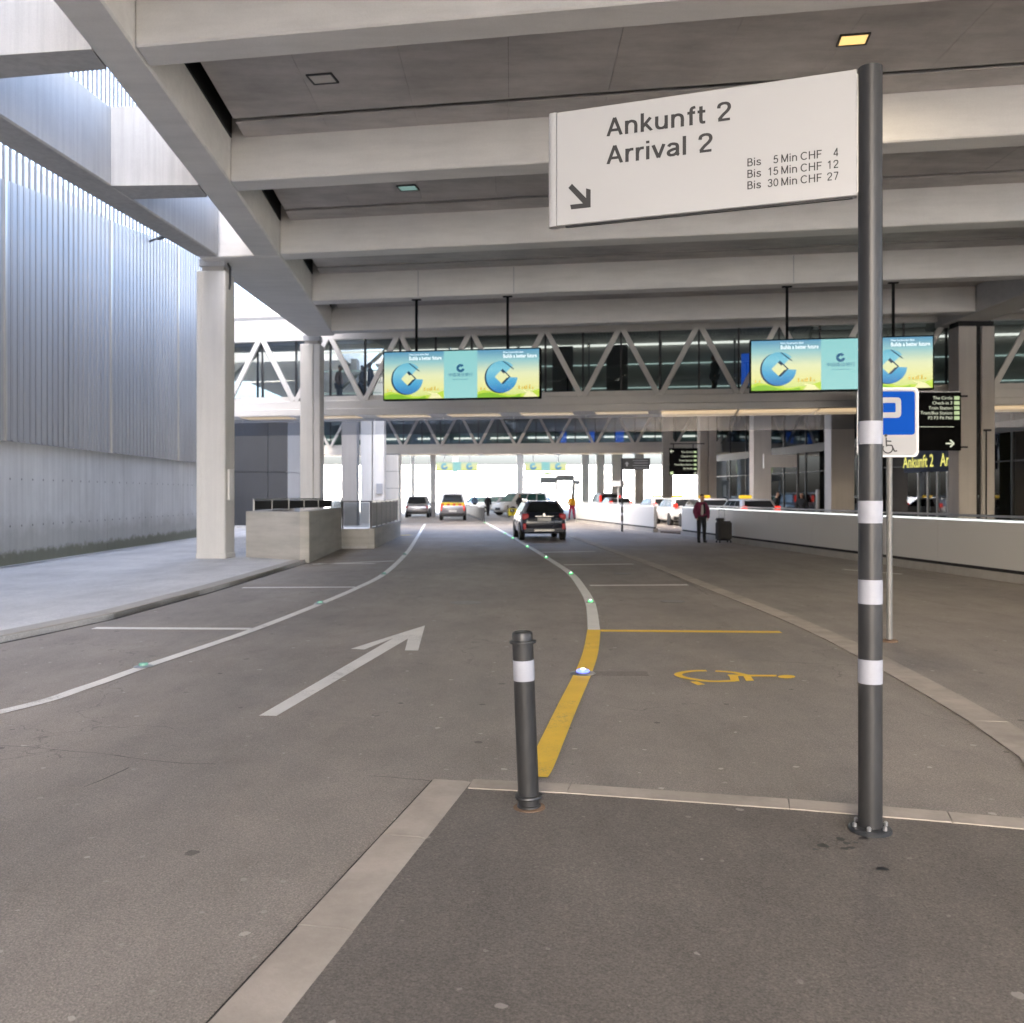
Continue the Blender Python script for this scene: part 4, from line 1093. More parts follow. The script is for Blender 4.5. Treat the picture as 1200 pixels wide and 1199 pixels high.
# letter P as a rounded open stroke
cx = (sx0 + sx1) / 2
mb = MB()
mb.plate([(cx - .13, 2.45), (cx - .06, 2.45), (cx - .06, 2.82), (cx - .13, 2.82)], -0.083, -0.081)
out = [(cx - .06, 2.82), (cx + .08, 2.82)] + [(cx + .10 + .045 * math.cos(a), 2.775 + .045 * math.sin(a)) for a in (1.2, .7, .2)] + [(cx + .145, 2.65)] + [(cx + .10 + .045 * math.cos(a), 2.63 + .045 * math.sin(a)) for a in (-.2, -.7, -1.2)] + [(cx + .08, 2.585), (cx - .06, 2.585)]
inn = [(cx - .06, 2.758), (cx + .06, 2.758)] + [(cx + .07 + .012 * math.cos(a), 2.745 + .012 * math.sin(a)) for a in (1.2, .7, .2)] + [(cx + .083, 2.66)] + [(cx + .07 + .012 * math.cos(a), 2.66 + .012 * math.sin(a)) for a in (-.2, -.7, -1.2)] + [(cx + .06, 2.648), (cx - .06, 2.648)]
k = len(out)
vs = [(x, -0.083, z) for x, z in out] + [(x, -0.083, z) for x, z in inn]
mb.add(vs, [(i, k + i, k + i + 1, i + 1) for i in range(k - 1)])
mb.build('letter', K['signwhite'], ps)
mb = MB()
wx, wz = -0.045, 2.235
for i in range(13):
    a, b = R(150 + 18 * i), R(150 + 18 * (i + 1))
    mb.bar((wx + .055 * math.cos(a), -0.081, wz + .055 * math.sin(a)), (wx + .055 * math.cos(b), -0.081, wz + .055 * math.sin(b)), 0.014, 0.003, up=(0, 1, 0))
for p, q_ in (((wx - .02, wz + .125), (wx - .015, wz + .02)), ((wx - .015, wz + .035), (wx + .045, wz + .035)), ((wx + .045, wz + .035), (wx + .075, wz - .035)), ((wx + .075, wz - .035), (wx + .105, wz - .028)), ((wx - .02, wz + .085), (wx + .04, wz + .08))):
    mb.bar((p[0], -0.081, p[1]), (q_[0], -0.081, q_[1]), 0.015, 0.003, up=(0, 1, 0))
mb.plate([(wx - .022 + .017 * math.cos(a), wz + .148 + .017 * math.sin(a)) for a in [i * .6283 for i in range(10)]], -0.083, -0.079)
mb.build('wheelchair_symbol', K['ink'], ps)

# ------------------------------------------------------------------ studs and covers let into the road
def stud(u, v, col, core, label, k=1.0, rz=0.0):
    p = G(u, v)
    t = thing('road_stud', label, 'road stud', (p.x, p.y, 0.007), rz, 'light studs set into the lane lines')
    MB().lathe([(0.10 * k, 0.0), (0.095 * k, 0.006), (0.055 * k, 0.016), (0, 0.018)], 18).build('body', K['metal'], t, smooth=True)
    MB().lathe([(0.05 * k, 0.012), (0.045 * k, 0.034), (0.02 * k, 0.040), (0, 0.040)], 12).build('lens', col, t, smooth=True)
    if core: MB().lathe([(0.02 * k, 0.035), (0.018 * k, 0.048), (0, 0.052)], 10).build('diode', core, t, smooth=True)
    return t
for i, (u, v) in enumerate(((568, 613), (576, 617.5), (592, 626), (601, 631.5), (618, 641.5), (640, 654.2), (669, 673.5), (692, 706.5))):
    names = ['green light stud at the far end of the lane line by the glass fence', 'green light stud second from the glass fence', 'green light stud left of the dark car, farther of two', 'green light stud left of the dark car, nearer of two', 'bright green stud at the first white bay line', 'bright green stud at the second white bay line', 'pale green stud where the white lane line starts to bend', 'large bright green stud just beyond the yellow paint']
    stud(u, v, K['grn'], K['led_core'], names[i], 0.8)
stud(683, 790, K['blu'], K['led_core'], 'blue glowing stud in the middle of the yellow curved line', 1.25)
for (u, v), nm in zip(((168, 782), (375, 708), (450, 673.5), (474, 650.5)), ('unlit greenish stud in the left lane line, nearest the camera', 'unlit greenish stud in the left lane line beside the arrow head', 'pale stud in the left lane line by the bay line', 'pale stud in the left lane line near the parapet')):
    stud(u, v, K['grn_dim'], None, nm, 0.95)
def cover(u, v, r, label, mat):
    p = G(u, v)
    t = thing('manhole_cover', label, 'manhole cover', (p.x, p.y, 0.003), 0, 'round covers in the road')
    MB().lathe([(r, 0), (r, 0.004), (r * .9, 0.004)], 26).build('frame', K['cover'], t)
    MB().lathe([(r * .88, 0.001), (r * .88, 0.003), (0, 0.003)], 26).build('lid', mat, t)
cover(546, 706.5, 0.25, 'round steel cover in the lane right of the white arrow', K['cover'])
cover(565, 640, 0.36, 'pale round cover in the lane, farther from the camera', K['cover'])
cover(685, 653.5, 0.16, 'small pale cover in the second parking bay', K['cover'])
cover(730, 672.5, 0.2, 'small grey cover in the parking bay before the yellow line', K['rust'])
cover(788, 705, 0.2, 'small grey cover in the bay just beyond the yellow line', K['cover'])
cover(688, 637, 0.2, 'small cover behind the dark parked car', K['cover'])
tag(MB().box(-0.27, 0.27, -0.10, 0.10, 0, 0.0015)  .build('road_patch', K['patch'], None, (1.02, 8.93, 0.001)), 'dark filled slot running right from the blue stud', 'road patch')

# ------------------------------------------------------------------ illuminated white barrier along the taxi lane
def barrier(label, pts, plinth=True, n=None):
    t = thing('barrier_wall', label, 'barrier wall', (0, 0, 0), 0, 'white barriers along the taxi lane')
    ps_ = resample(pts, 3.2)
    if (ps_[-1] - ps_[-2]).length < 0.6: ps_.pop(-2)
    for a, b in zip(ps_, ps_[1:]):
        d = (b - a).normalized(); n_ = Vector((d.y, -d.x))
        if n_.x > 0: n_ = -n_                              # towards the road (left)
        def slab(name, o0, o1, z0, z1, mat, g=0.006):
            a2, b2 = a + d * g, b - d * g
            MB().prism([tuple(a2 + n_ * o0), tuple(b2 + n_ * o0), tuple(b2 + n_ * o1), tuple(a2 + n_ * o1)], z0, z1).build(name, mat, t)
        slab('barrier_panel', -0.06, 0.06, 0.24, 1.16, K['barrier'])
        slab('plinth', -0.12, 0.10, -0.01, 0.17, K['kerb_grey'])
        slab('slot', -0.05, 0.04, 0.171, 0.239, K['black'], 0.05)
        slab('light_strip', 0.0, 0.058, 1.162, 1.19, K['led'])
        slab('cap', -0.07, -0.002, 1.162, 1.21, K['metal'], 0.0)
        slab('rail', -0.16, -0.12, 1.24, 1.29, K['metal'], 0.0)
    return t
barrier('long white barrier with a glowing top edge behind the traveller', [Vector(p) for p in ((7.25, 39.8), (7.95, 33.4), (8.75, 26.6), (9.42, 21), (9.85, 17.5), (10.35, 12.0), (10.5, 8.0))])
barrier('shorter white barrier beyond the gap, in front of the red lit cars', [Vector(p) for p in ((4.05, 58.5), (5.25, 50.5), (6.5, 42.6))])
# ramp plate in the gap
tag(MB().prism([(6.7, 42.4), (7.35, 40.1), (9.4, 41.0), (8.9, 43.2)], -0.01, 0.05).build('gap_ramp', K['rust_dark']), 'brownish ramp plate in the gap between the white barriers', 'ramp')

# ------------------------------------------------------------------ vehicles
def loft(mb, rings, mi=0, close=True):
    k = len(rings[0]); base = []
    vs = [p for r in rings for p in r]
    fs = []
    for i in range(len(rings) - 1):
        for j in range(k):
            j2 = (j + 1) % k
            fs.append((i * k + j, i * k + j2, (i + 1) * k + j2, (i + 1) * k + j))
    fs.append(tuple(range(k - 1, -1, -1))); fs.append(tuple((len(rings) - 1) * k + j for j in range(k)))
    return mb.add(vs, fs, mi)
def wheel(t, x, y, r, side):
    w = MB().lathe([(r * .62, -0.10), (r * .94, -0.105), (r, -0.08), (r, 0.08), (r * .94, 0.105), (r * .62, 0.10)], 22, 'x', c=(0, 0, 0)).build('wheel', K['tyre'], t, (x, y, r), smooth=True)
    mb = MB().lathe([(r * .60, 0.02), (r * .60, 0.085), (r * .5, 0.06), (0.05, 0.075), (0, 0.075)], 16, 'x')
    if side < 0: mb.v = [(-a, b, c) for a, b, c in mb.v]
    mb.build('rim', K['rim'], w, smooth=True)
def vehicle(name, label, cat, loc, rz, L, W, H, paint, belt=0.95, rake_r=0.25, rake_f=0.9, hood=1.0, style='car', group=None, glassm=None, tail='tail', tail_z=None, rails=False, taxi=False, warning=False, roof_box=False):
    t = thing(name, label, cat, loc, rz, group)
    gm = glassm or K['carglass']
    h = W / 2
    st = [(-L / 2, 0.48, belt * .86, .80), (-L / 2 + .06, 0.34, belt * .95, .92), (-L / 2 + .25, 0.28, belt, .975), (-L / 2 + .8, 0.24, belt, 1.0), (0, 0.22, belt - .01, 1.0), (L / 2 - hood - .15, 0.22, belt - .02, 1.0), (L / 2 - hood * .55, .24, belt - .09, .985), (L / 2 - .22, 0.28, belt - .20, .93), (L / 2 - .05, 0.34, belt - .32, .84), (L / 2, .42, belt - .42, .74)]
    if style == 'van':
        st[5:] = [(L / 2 - hood - .1, .24, belt - .02, 1.0), (L / 2 - hood * .5, .26, belt - .06, .985), (L / 2 - .2, .3, belt - .14, .94), (L / 2 - .05, .36, belt - .25, .87), (L / 2, .44, belt - .38, .8)]
    rings = []
    for y, zb, zt, k in st:
        w = h * k; zm = zb + (zt - zb) * .45
        half = [(w * .80, zb), (w * .96, zb + .10), (w, zm), (w * .985, zt - .12), (w * .93, zt - .02), (w * .80, zt)]
        rings.append([(x, y, z) for x, z in half] + [(-x, y, z) for x, z in half[::-1]])
    loft(MB(), rings).build('body', paint, t, smooth=True, angle=0.75)
    # cabin
    yr0, yf0 = -L / 2 + .10, L / 2 - hood + .10
    yr1, yf1 = yr0 + rake_r, yf0 - rake_f
    def cab(z, f):      # half width and y limits at relative height f
        return (h * (.93 - (.26 if style == 'suv' else .19) * f ** 1.3), yr0 + (yr1 - yr0) * f, yf0 + (yf1 - yf0) * f)
    rings = []
    for f, z in ((0, belt - .04), (.45, belt + (H - belt) * .45), (.85, belt + (H - belt) * .85), (.97, H - .02), (1.0, H)):
        w, a, b = cab(z, f)
        if f == 1.0: w *= .86; a += .12; b -= .15
        c = .16 if style == 'suv' else .09
        rings.append([(w - c, a, z), (w, a + c * 1.3, z), (w, b - c * 1.6, z), (w - c, b, z), (-w + c, b, z), (-w, b - c * 1.6, z), (-w, a + c * 1.3, z), (-w + c, a, z)])
    loft(MB(), rings).build('cabin', paint, t, smooth=True, angle=0.75)
    def pt(f, side, along):
        z = belt + (H - belt) * f
        w, a, b = cab(z, f)
        if side == 'rear': return Vector((w * along * .86, a - .012, z))
        if side == 'front': return Vector((w * along * .86, b + .012, z))
        return Vector(((w + .012) * side, a + .1 + (b - a - .2) * along, z))
    def pane(nm, c4, mat=gm):
        n = (c4[1] - c4[0]).cross(c4[3] - c4[0]).normalized() * 0.006
        MB().add([p + n for p in c4] + [p - n for p in c4], [(0, 1, 2, 3), (7, 6, 5, 4), (0, 4, 5, 1), (1, 5, 6, 2), (2, 6, 7, 3), (3, 7, 4, 0)]).build(nm, mat, t)
    lo, hi = (.16, .80) if style == 'suv' else (.10, .84)
    pane('rear_window', [pt(lo, 'rear', -.98), pt(lo, 'rear', .98), pt(hi, 'rear', .94), pt(hi, 'rear', -.94)])
    pane('windscreen', [pt(lo, 'front', .98), pt(lo, 'front', -.98), pt(hi, 'front', -.94), pt(hi, 'front', .94)])
    for sd in (1, -1):
        for a, b in ((.05, .33), (.36, .64), (.67, .95)):
            q4 = [pt(lo, sd, a), pt(lo, sd, b), pt(hi, sd, min(b, .93)), pt(hi, sd, max(a, .07))]
            if sd < 0: q4 = q4[::-1]
            pane('side_window', q4)
        m_ = MB().box(-.10, .10, -.05, .05, -.06, .06).build('wing_mirror', paint, t, (sd * (h + .10), yf0 - .45, belt + .08), bevel=0.03)
    r = .33 if H < 1.7 else .35
    for sd in (1, -1):
        for y in (-L / 2 + .78, L / 2 - .86):
            MB().lathe([(r + .05, -.02), (r + .05, .02), (0, .02)], 20, 'x').build('wheel_arch', K['trim'], t, (sd * (h - .012), y, r + .02))
            wheel(t, sd * (h - .10), y, r, sd)
    # rear details
    yb = -L / 2
    MB().box(-h * .90, h * .90, yb + .0, yb + .16, .30, .52).build('rear_bumper', K['trim'] if style != 'suv' else paint, t, bevel=0.04)
    for sd in (1, -1):
        tz = tail_z or belt * .80
        tl = MB().box(-.13, .13, -.05, .05, -.11, .11) if style != 'van' else MB().box(-.075, .075, -.05, .05, -.28, .22)
        tl.build('tail_light', K[tail], t, (sd * (h * .80), yb + .055, tz), bevel=0.03)
        if style == 'suv':
            MB().box(-.06, .06, -.02, .02, -.11, .11).build('reflector', K['tail'], t, (sd * h * .84, yb + .0, .55), bevel=0.01)
        MB().box(-.16, .16, -.06, .06, -.08, .08).build('head_light', K['headl'], t, (sd * h * .66, L / 2 - .10, belt - .36), bevel=0.03)
    MB().box(-.26, .26, -.015, .015, -.06, .06).build('number_plate', K['plate'], t, (0, yb - .008 if style == 'suv' else yb - .006, .82 if style == 'suv' else .62))
    MB().box(-.35, .35, -.03, .05, -.12, .10).build('grille', K['trim'], t, (0, L / 2 - .03, .56), bevel=0.02)
    if style == 'suv':
        MB().box(-.40, .40, -.03, .06, -.055, .055).build('skid_plate', K['metal'], t, (0, yb - .01, .40), bevel=0.02)
        MB().lathe([(.05, 0), (.04, .02), (0, .022)], 14, 'y').build('badge', K['chrome'], t, (0, yb - .012, 1.0))
        MB().box(-.34, .34, -.02, .02, -.012, .012).build('handle', K['chrome'], t, (0, yb - .01, .935))
    if rails:
        for sd in (1, -1):
            mb = MB().bar((sd * h * .68, yr1 + .3, H + .05), (sd * h * .68, yf1 - .2, H + .05), .04, .035)
            for y in (yr1 + .3, (yr1 + yf1) / 2, yf1 - .2): mb.box(sd * h * .68 - .02, sd * h * .68 + .02, y - .03, y + .03, H - .03, H + .05)
            mb.build('roof_rail', K['chrome'], t)
    if taxi:
        MB().box(-.30, .30, -.07, .07, 0, .15).build('taxi_sign', K['taxi_yel'], t, (0, .05, H + .01), bevel=0.03)
    if warning:
        for i in range(8):
            a = -h * .86 + i * h * .215
            MB().plate([(a, .98), (a + h * .205, .98), (a + h * .205, 1.12), (a, 1.12)], yb - .02, yb + .02).build('warning_stripe', K['hi_yel'] if i % 2 else K['hi_red'], t)
        MB().box(-h * .86, h * .86, yb - .018, yb + .02, 1.125, 1.2).build('warning_band', K['hi_yel'], t)
    return t
suv = vehicle('dark_car', 'dark navy compact car with silver roof rails, standing in the bay ahead', 'car', (1.03, 36.75, 0), R(4.5), 4.25, 1.80, 1.52, K['navy'], 1.02, .28, .75, 1.05, 'suv', rails=True, tail_z=.92)
vehicle('service_van', 'small service van with yellow and red warning stripes across its rear doors', 'van', (-4.05, 64.5, 0), R(3), 4.4, 1.78, 1.83, K['mpv'], 1.15, .10, .8, .95, 'van', tail='tail_on', warning=True)
vehicle('grey_car', 'grey people carrier parked beside the pale slim column', 'car', (-7.15, 72.0, 0), R(2), 4.5, 1.78, 1.62, K['silver'], .98, .35, .9, 1.0, tail='tail')
vehicle('minibus', 'white minibus facing the camera beside the yellow cart', 'minibus', (0.75, 78.5, 0), R(128), 4.9, 1.90, 1.90, K['pearl'], 1.05, .12, .85, .85, 'van', glassm=K['carglass_g'])
vehicle('white_car', 'white car half hidden behind the minibus', 'car', (-1.2, 88, 0), R(140), 4.4, 1.8, 1.6, K['pearl'], 1.0, .3, .9, 1.0, glassm=K['carglass_g'])
tx = [((10.75, 43.2), R(3), 'nearest taxi with a yellow roof sign, right of the traveller'), ((9.98, 48.6), R(4), 'second taxi, its roof showing beside the traveller shoulder'), ((9.55, 54.1), R(5), 'third taxi, seen through the gap beside the traveller'), ((9.2, 59.6), R(6), 'farthest taxi with a yellow roof sign, left in the gap')]
first = vehicle('taxi', tx[0][2], 'taxi', (*tx[0][0], 0), tx[0][1], 4.6, 1.83, 1.52, K['pearl'], .98, .55, .95, 1.05, tail='tail_on', tail_z=1.10, taxi=True, group='taxis queueing behind the white barrier')
for p, a, lab in tx[1:]:
    c = copy_tree(first); c.location = (*p, 0); c.rotation_euler = (0, 0, a); c['label'] = lab
vehicle('red_lit_van', 'dark van with bright red lights behind the shorter barrier', 'van', (7.2, 73, 0), R(5), 4.6, 1.85, 1.85, K['mpv'], 1.05, .2, .8, .9, 'van', tail='tail_on', tail_z=1.45)
vehicle('red_lit_car', 'grey car with glowing brake lights behind the striped sign post', 'car', (7.3, 66.5, 0), R(5), 4.4, 1.8, 1.5, K['silver'], .98, .4, 1.0, 1.0, tail='tail_on', tail_z=1.15)
for k, (x, y, lab) in enumerate(((-2.6, 97, 'far parked white car just left of the half hidden white car'), (-4.0, 108, 'farthest parked car, pale, at the end of the row'), (2.4, 92, 'pale parked car behind the minibus roof'))):
    vehicle('parked_car', lab, 'car', (x, y, 0), R(150), 4.3, 1.78, 1.5, (K['pearl'], K['silver'], K['mpv'])[k], .95, .4, .9, 1.0, glassm=K['carglass_g'], group='cars parked at the far end')

suv.scale = (.96, .96, .97)
# ------------------------------------------------------------------ people
def skin(name, joints, bones, mat, parent, sub=2, root='pelvis'):
    """continuous body surface grown from a jointed skeleton"""
    names = list(joints)
    me = bpy.data.meshes.new(name)
    me.from_pydata([joints[n][0] for n in names], [(names.index(a), names.index(b)) for a, b in bones], [])
    o = bpy.data.objects.new(name, me); COL.objects.link(o)
    sm = o.modifiers.new('skin', 'SKIN'); sm.use_smooth_shade = True
    for i, n in enumerate(names):
        r = joints[n][1]
        me.skin_vertices[0].data[i].radius = (r, r) if not isinstance(r, tuple) else r
        me.skin_vertices[0].data[i].use_root = (n == root)
    ss = o.modifiers.new('sub', 'SUBSURF'); ss.levels = sub; ss.render_levels = sub
    bpy.context.view_layer.update()
    m2 = bpy.data.meshes.new_from_object(o.evaluated_get(bpy.context.evaluated_depsgraph_get()))
    m2.name = name
    for p in m2.polygons: p.use_smooth = True
    m2.materials.clear(); m2.materials.append(mat)
    bpy.data.objects.remove(o)
    q_ = bpy.data.objects.new(name, m2); COL.objects.link(q_); q_.parent = parent
    return q_
def person(label, loc, rz, top, legs, shirt=None, h=1.72, bow=0.05, pose='stand', coat=1.0, detail=False, hairm=None, open_coat=False):
    t = thing('person', label, 'person', loc, rz, None)
    k = h / 1.72
    J = {'pelvis': ((0, 0, .95), (.135, .10)), 'waist': ((0, 0, 1.10), (.125, .09)), 'chest': ((0, -.01, 1.30), (.155, .105)), 'collar': ((0, 0, 1.43), (.09, .07)), 'neck': ((0, -.01 - bow * .4, 1.51), .05), 'jaw': ((0, -.035 - bow, 1.565), (.076, .088)), 'head': ((0, -.025 - bow, 1.63), (.096, .112)), 'crown': ((0, -.015 - bow, 1.69), (.075, .085))}
    B = [('pelvis', 'waist'), ('waist', 'chest'), ('chest', 'collar'), ('collar', 'neck'), ('neck', 'jaw'), ('jaw', 'head'), ('head', 'crown')]
    stride = .22 if pose == 'walk' else 0.02
    for s, n in ((1, 'r'), (-1, 'l')):
        f = stride * s
        J['hip' + n] = ((.085 * s, 0, .90), .085); J['knee' + n] = ((.095 * s, -f * .5 - .015, .50), .058)
        J['ankle' + n] = ((.10 * s, -f + .01, .085), .040); J['toe' + n] = ((.115 * s, -f - .14, .035), .032)
        J['sh' + n] = ((.165 * s, 0, 1.39), .062)
        J['elb' + n] = ((.245 * s, .03 - f * .3, 1.13), .042)
        J['wr' + n] = ((.215 * s, -.07 + f * .3, .93), .027)
        J['palm' + n] = ((.205 * s, -.09 + f * .3, .865), (.036, .020))
        B += [('pelvis', 'hip' + n), ('hip' + n, 'knee' + n), ('knee' + n, 'ankle' + n), ('ankle' + n, 'toe' + n), ('chest', 'sh' + n), ('sh' + n, 'elb' + n), ('elb' + n, 'wr' + n), ('wr' + n, 'palm' + n)]
        if detail:
            for q_, (dy, ln) in enumerate(((-.03, .062), (-.01, .074), (.01, .070), (.028, .055))):
                J[f'f{q_}a{n}'] = ((.205 * s, -.09 + dy + f * .3, .865 - ln * .55), .0095)
                J[f'f{q_}b{n}'] = ((.195 * s, -.092 + dy + f * .3, .865 - ln), .008)
                B += [('palm' + n, f'f{q_}a{n}'), (f'f{q_}a{n}', f'f{q_}b{n}')]
            J['th' + n] = ((.18 * s, -.125 + f * .3, .87), .010); J['tht' + n] = ((.17 * s, -.135 + f * .3, .84), .009)
            B += [('palm' + n, 'th' + n), ('th' + n, 'tht' + n)]
    J = {n: (Vector(p) * k, r if not isinstance(r, tuple) else r) for n, (p, r) in J.items()}
    body = skin('body', J, B, K['skin'], t, 2)
    def grow(keys, add, extra=None):
        return {n: (J[n][0], tuple(x + add for x in J[n][1]) if isinstance(J[n][1], tuple) else J[n][1] + add) for n in keys}
    tk = ['pelvis', 'waist', 'chest', 'collar'] + [a + n for n in 'rl' for a in ('sh', 'elb', 'wr')] + (['palmr', 'palml'] if detail else [])
    TJ = grow(tk, .030 * coat)
    TJ['hem'] = (Vector((0, 0, .84)) * k, (.165, .125))
    TB = [('pelvis', 'waist'), ('waist', 'chest'), ('chest', 'collar'), ('pelvis', 'hem')] + [e for n in 'rl' for e in (('chest', 'sh' + n), ('sh' + n, 'elb' + n), ('elb' + n, 'wr' + n))] + ([('wrr', 'palmr'), ('wrl', 'palml')] if detail else [])
    skin('jacket', TJ, TB, top, t, 2, 'chest')
    lk = ['pelvis'] + [a + n for n in 'rl' for a in ('hip', 'knee', 'ankle')]
    LJ = grow(lk, .018)
    for n in 'rl': LJ['ankle' + n] = (J['ankle' + n][0] + Vector((0, -.012, -.035)), .056)
    skin('trousers', LJ, [e for n in 'rl' for e in (('pelvis', 'hip' + n), ('hip' + n, 'knee' + n), ('knee' + n, 'ankle' + n))], legs, t, 2)
    for n in 'rl':
        a, b = J['ankle' + n][0], J['toe' + n][0]
        skin('shoe', {'heel': (Vector((a.x, a.y + .035, .042)), .052), 'mid': (Vector((a.x, a.y - .05, .048)), .060), 'toe': (Vector((b.x, b.y - .01, .038)), .046)}, [('heel', 'mid'), ('mid', 'toe')], K['cloth_dark'], t, 2, 'heel')
    hd, cr = J['head'][0], J['crown'][0]
    skin('hair', {'a': (hd + Vector((0, .04, .01)), (.092, .086)), 'b': (cr + Vector((0, .012, .012)), (.088, .096)), 'c': (cr + Vector((0, -.055, -.002)), (.066, .038))}, [('a', 'b'), ('b', 'c')], hairm or K['hair'], t, 2, 'a')
    if detail:
        MB().lathe([(0.0, 0.0), (.012, -.012), (.016, -.034), (.008, -.040), (0, -.040)], 8).build('nose', K['skin'], t, hd + Vector((0, -.082, .006)), smooth=True)
        for s in (1, -1):
            MB().lathe([(0, .011), (.012, .006), (.014, 0), (.012, -.006), (0, -.011)], 8).build('eye', K['cloth_dark'], t, hd + Vector((.03 * s, -.086, .012)))
            MB().lathe([(0, .03), (.010, .02), (.014, 0), (.010, -.02), (0, -.028)], 8).build('ear', K['skin'], t, hd + Vector((.083 * s, 0, 0)), smooth=True)
        MB().box(-.024, .024, -.004, .004, -.005, .005).build('mouth', K['cloth_red'], t, J['jaw'][0] + Vector((0, -.074, .0)))
    if shirt:
        skin('shirt', {'a': (Vector((0, -.085, 1.38)) * k, (.05, .05)), 'b': (Vector((-.01, -.10, 1.20)) * k, (.055, .06)), 'c': (Vector((-.02, -.098, .97)) * k, (.062, .06))}, [('a', 'b'), ('b', 'c')], shirt, t, 2, 'b')
        skin('scarf', {'a': (Vector((.055, -.105, 1.42)) * k, (.04, .05)), 'b': (Vector((.065, -.135, 1.25)) * k, (.038, .04)), 'c': (Vector((.075, -.13, 1.02)) * k, (.036, .04))}, [('a', 'b'), ('b', 'c')], K['cloth_dark'], t, 2, 'b')
    return t
trav = G(822, 636)
person('traveller in a maroon jacket standing with bowed head before the barrier', (trav.x, trav.y, 0), R(8), K['maroon'], K['cloth_dark'], K['cloth_grey'], 1.70, .06, 'stand', 1.5, True)
sc_p = G(849, 636)
su = thing('suitcase', 'black upright rolling suitcase with raised handle beside the traveller', 'suitcase', (sc_p.x - .03, sc_p.y, 0), R(18))
su.scale = (1.1, 1.1, 1.1)
MB().box(-.25, .25, -.14, .14, .07, .70).build('shell', K['case'], su, bevel=0.05, segs=3)
MB().box(-.21, .21, -.165, -.138, .12, .50).build('pocket', K['case'], su, bevel=0.02)
for x in (-.11, .09): MB().tube((x, .10, .68), (x, .10, 1.06), .012, n=8).build('handle_tube', K['metal'], su)
MB().bar((-.125, .10, 1.06), (.105, .10, 1.06), .04, .03).build('handle_grip', K['trim'], su)
for x in (-.2, .2):
    for y in (-.1, .1): MB().lathe([(.035, -.015), (.035, .015)], 12, 'x').build('wheel', K['trim'], su, (x, y, .035))
MB().box(-.26, .0, -.13, .13, .70, .80).build('top_bag', K['case'], su, bevel=0.04, segs=2)
person('worker in a yellow vest and red trousers beyond the dark car', (4.2, 66.0, 0), R(20), K['cloth_yel'], K['cloth_red'], None, 1.72, 0, 'walk', 1.3)
person('dark dressed person by the yellow cart in front of the minibus', (0.62, 73.5, 0), R(200), K['cloth_dark'], K['cloth_dark'], None, 1.75, .04, 'stand', 1.3)
person('dark dressed pedestrian beyond the glass fence, nearer the minibus', (-1.95, 76, 0), R(170), K['cloth_dark'], K['cloth_dark'], None, 1.72, 0, 'walk', 1.2)
person('small far pedestrian in dark clothes beyond the glass fence', (-3.5, 88, 0), R(190), K['cloth_jeans'], K['cloth_dark'], None, 1.7, 0, 'walk', 1.2)
person('bulky dark clad person behind the nearest taxi', (13.35, 47.4, 0), R(60), K['cloth_dark'], K['cloth_dark'], None, 1.85, .04, 'stand', 2.6)
person('dark clad person standing by a short grey post under the facade', (13.95, 45.2, 0), R(-30), K['cloth_dark'], K['cloth_dark'], None, 1.80, .02, 'stand', 1.6)
def on_bridge(label, u, yo, rz, top, legs, h=1.72):
    s, Y = s_of(u, Y1)
    q_ = Vector((s * 1.0, yo)); c, si = math.cos(AB), math.sin(AB)
    f = 1 + yo / Y
    q_.x = s * f
    person(label, (q_.x * c - q_.y * si, Y1 + q_.x * si + q_.y * c, 5.36), rz, top, legs, None, h, .02, 'stand', 1.3)
on_bridge('person in a rose top and jeans on the footbridge beside the second column', 389, 1.7, R(80), K['cloth_rose'], K['cloth_jeans'])
on_bridge('person with dark backpack on the footbridge, left of a taller companion', 416, 1.6, R(100), K['cloth_dark'], K['cloth_jeans'], 1.68)
on_bridge('tall person in black on the footbridge left of the first screen', 427, 1.5, R(-90), K['cloth_dark'], K['cloth_dark'], 1.80)
on_bridge('black clad person alone on the footbridge between the screens', 829, 1.5, R(-80), K['cloth_dark'], K['cloth_dark'], 1.75)
on_bridge('person in dark red on the footbridge beside the blue display', 863, 1.9, R(60), K['cloth_red'], K['cloth_dark'], 1.78)
yc = thing('yellow_cart', 'bright yellow cart standing before the minibus', 'cart', (0.02, 71.5, 0), R(10))
MB().box(-.32, .32, -.25, .25, .12, .68).build('tub', K['yellow_bin'], yc, bevel=0.04)
MB().box(-.03, .03, -.27, .27, .14, .70).build('divider', K['trim'], yc)
MB().bar((-.34, -.2, .9), (-.34, .2, .9), .04, .04).bar((-.34, -.2, .12), (-.34, -.2, .9), .03, .03, up=(0, 1, 0)).bar((-.34, .2, .12), (-.34, .2, .9), .03, .03, up=(0, 1, 0)).build('push_handle', K['trim'], yc)
for x in (-.25, .25):
    for y in (-.18, .18): MB().lathe([(.06, -.02), (.06, .02)], 12, 'x').build('wheel', K['tyre'], yc, (x, y, .06))

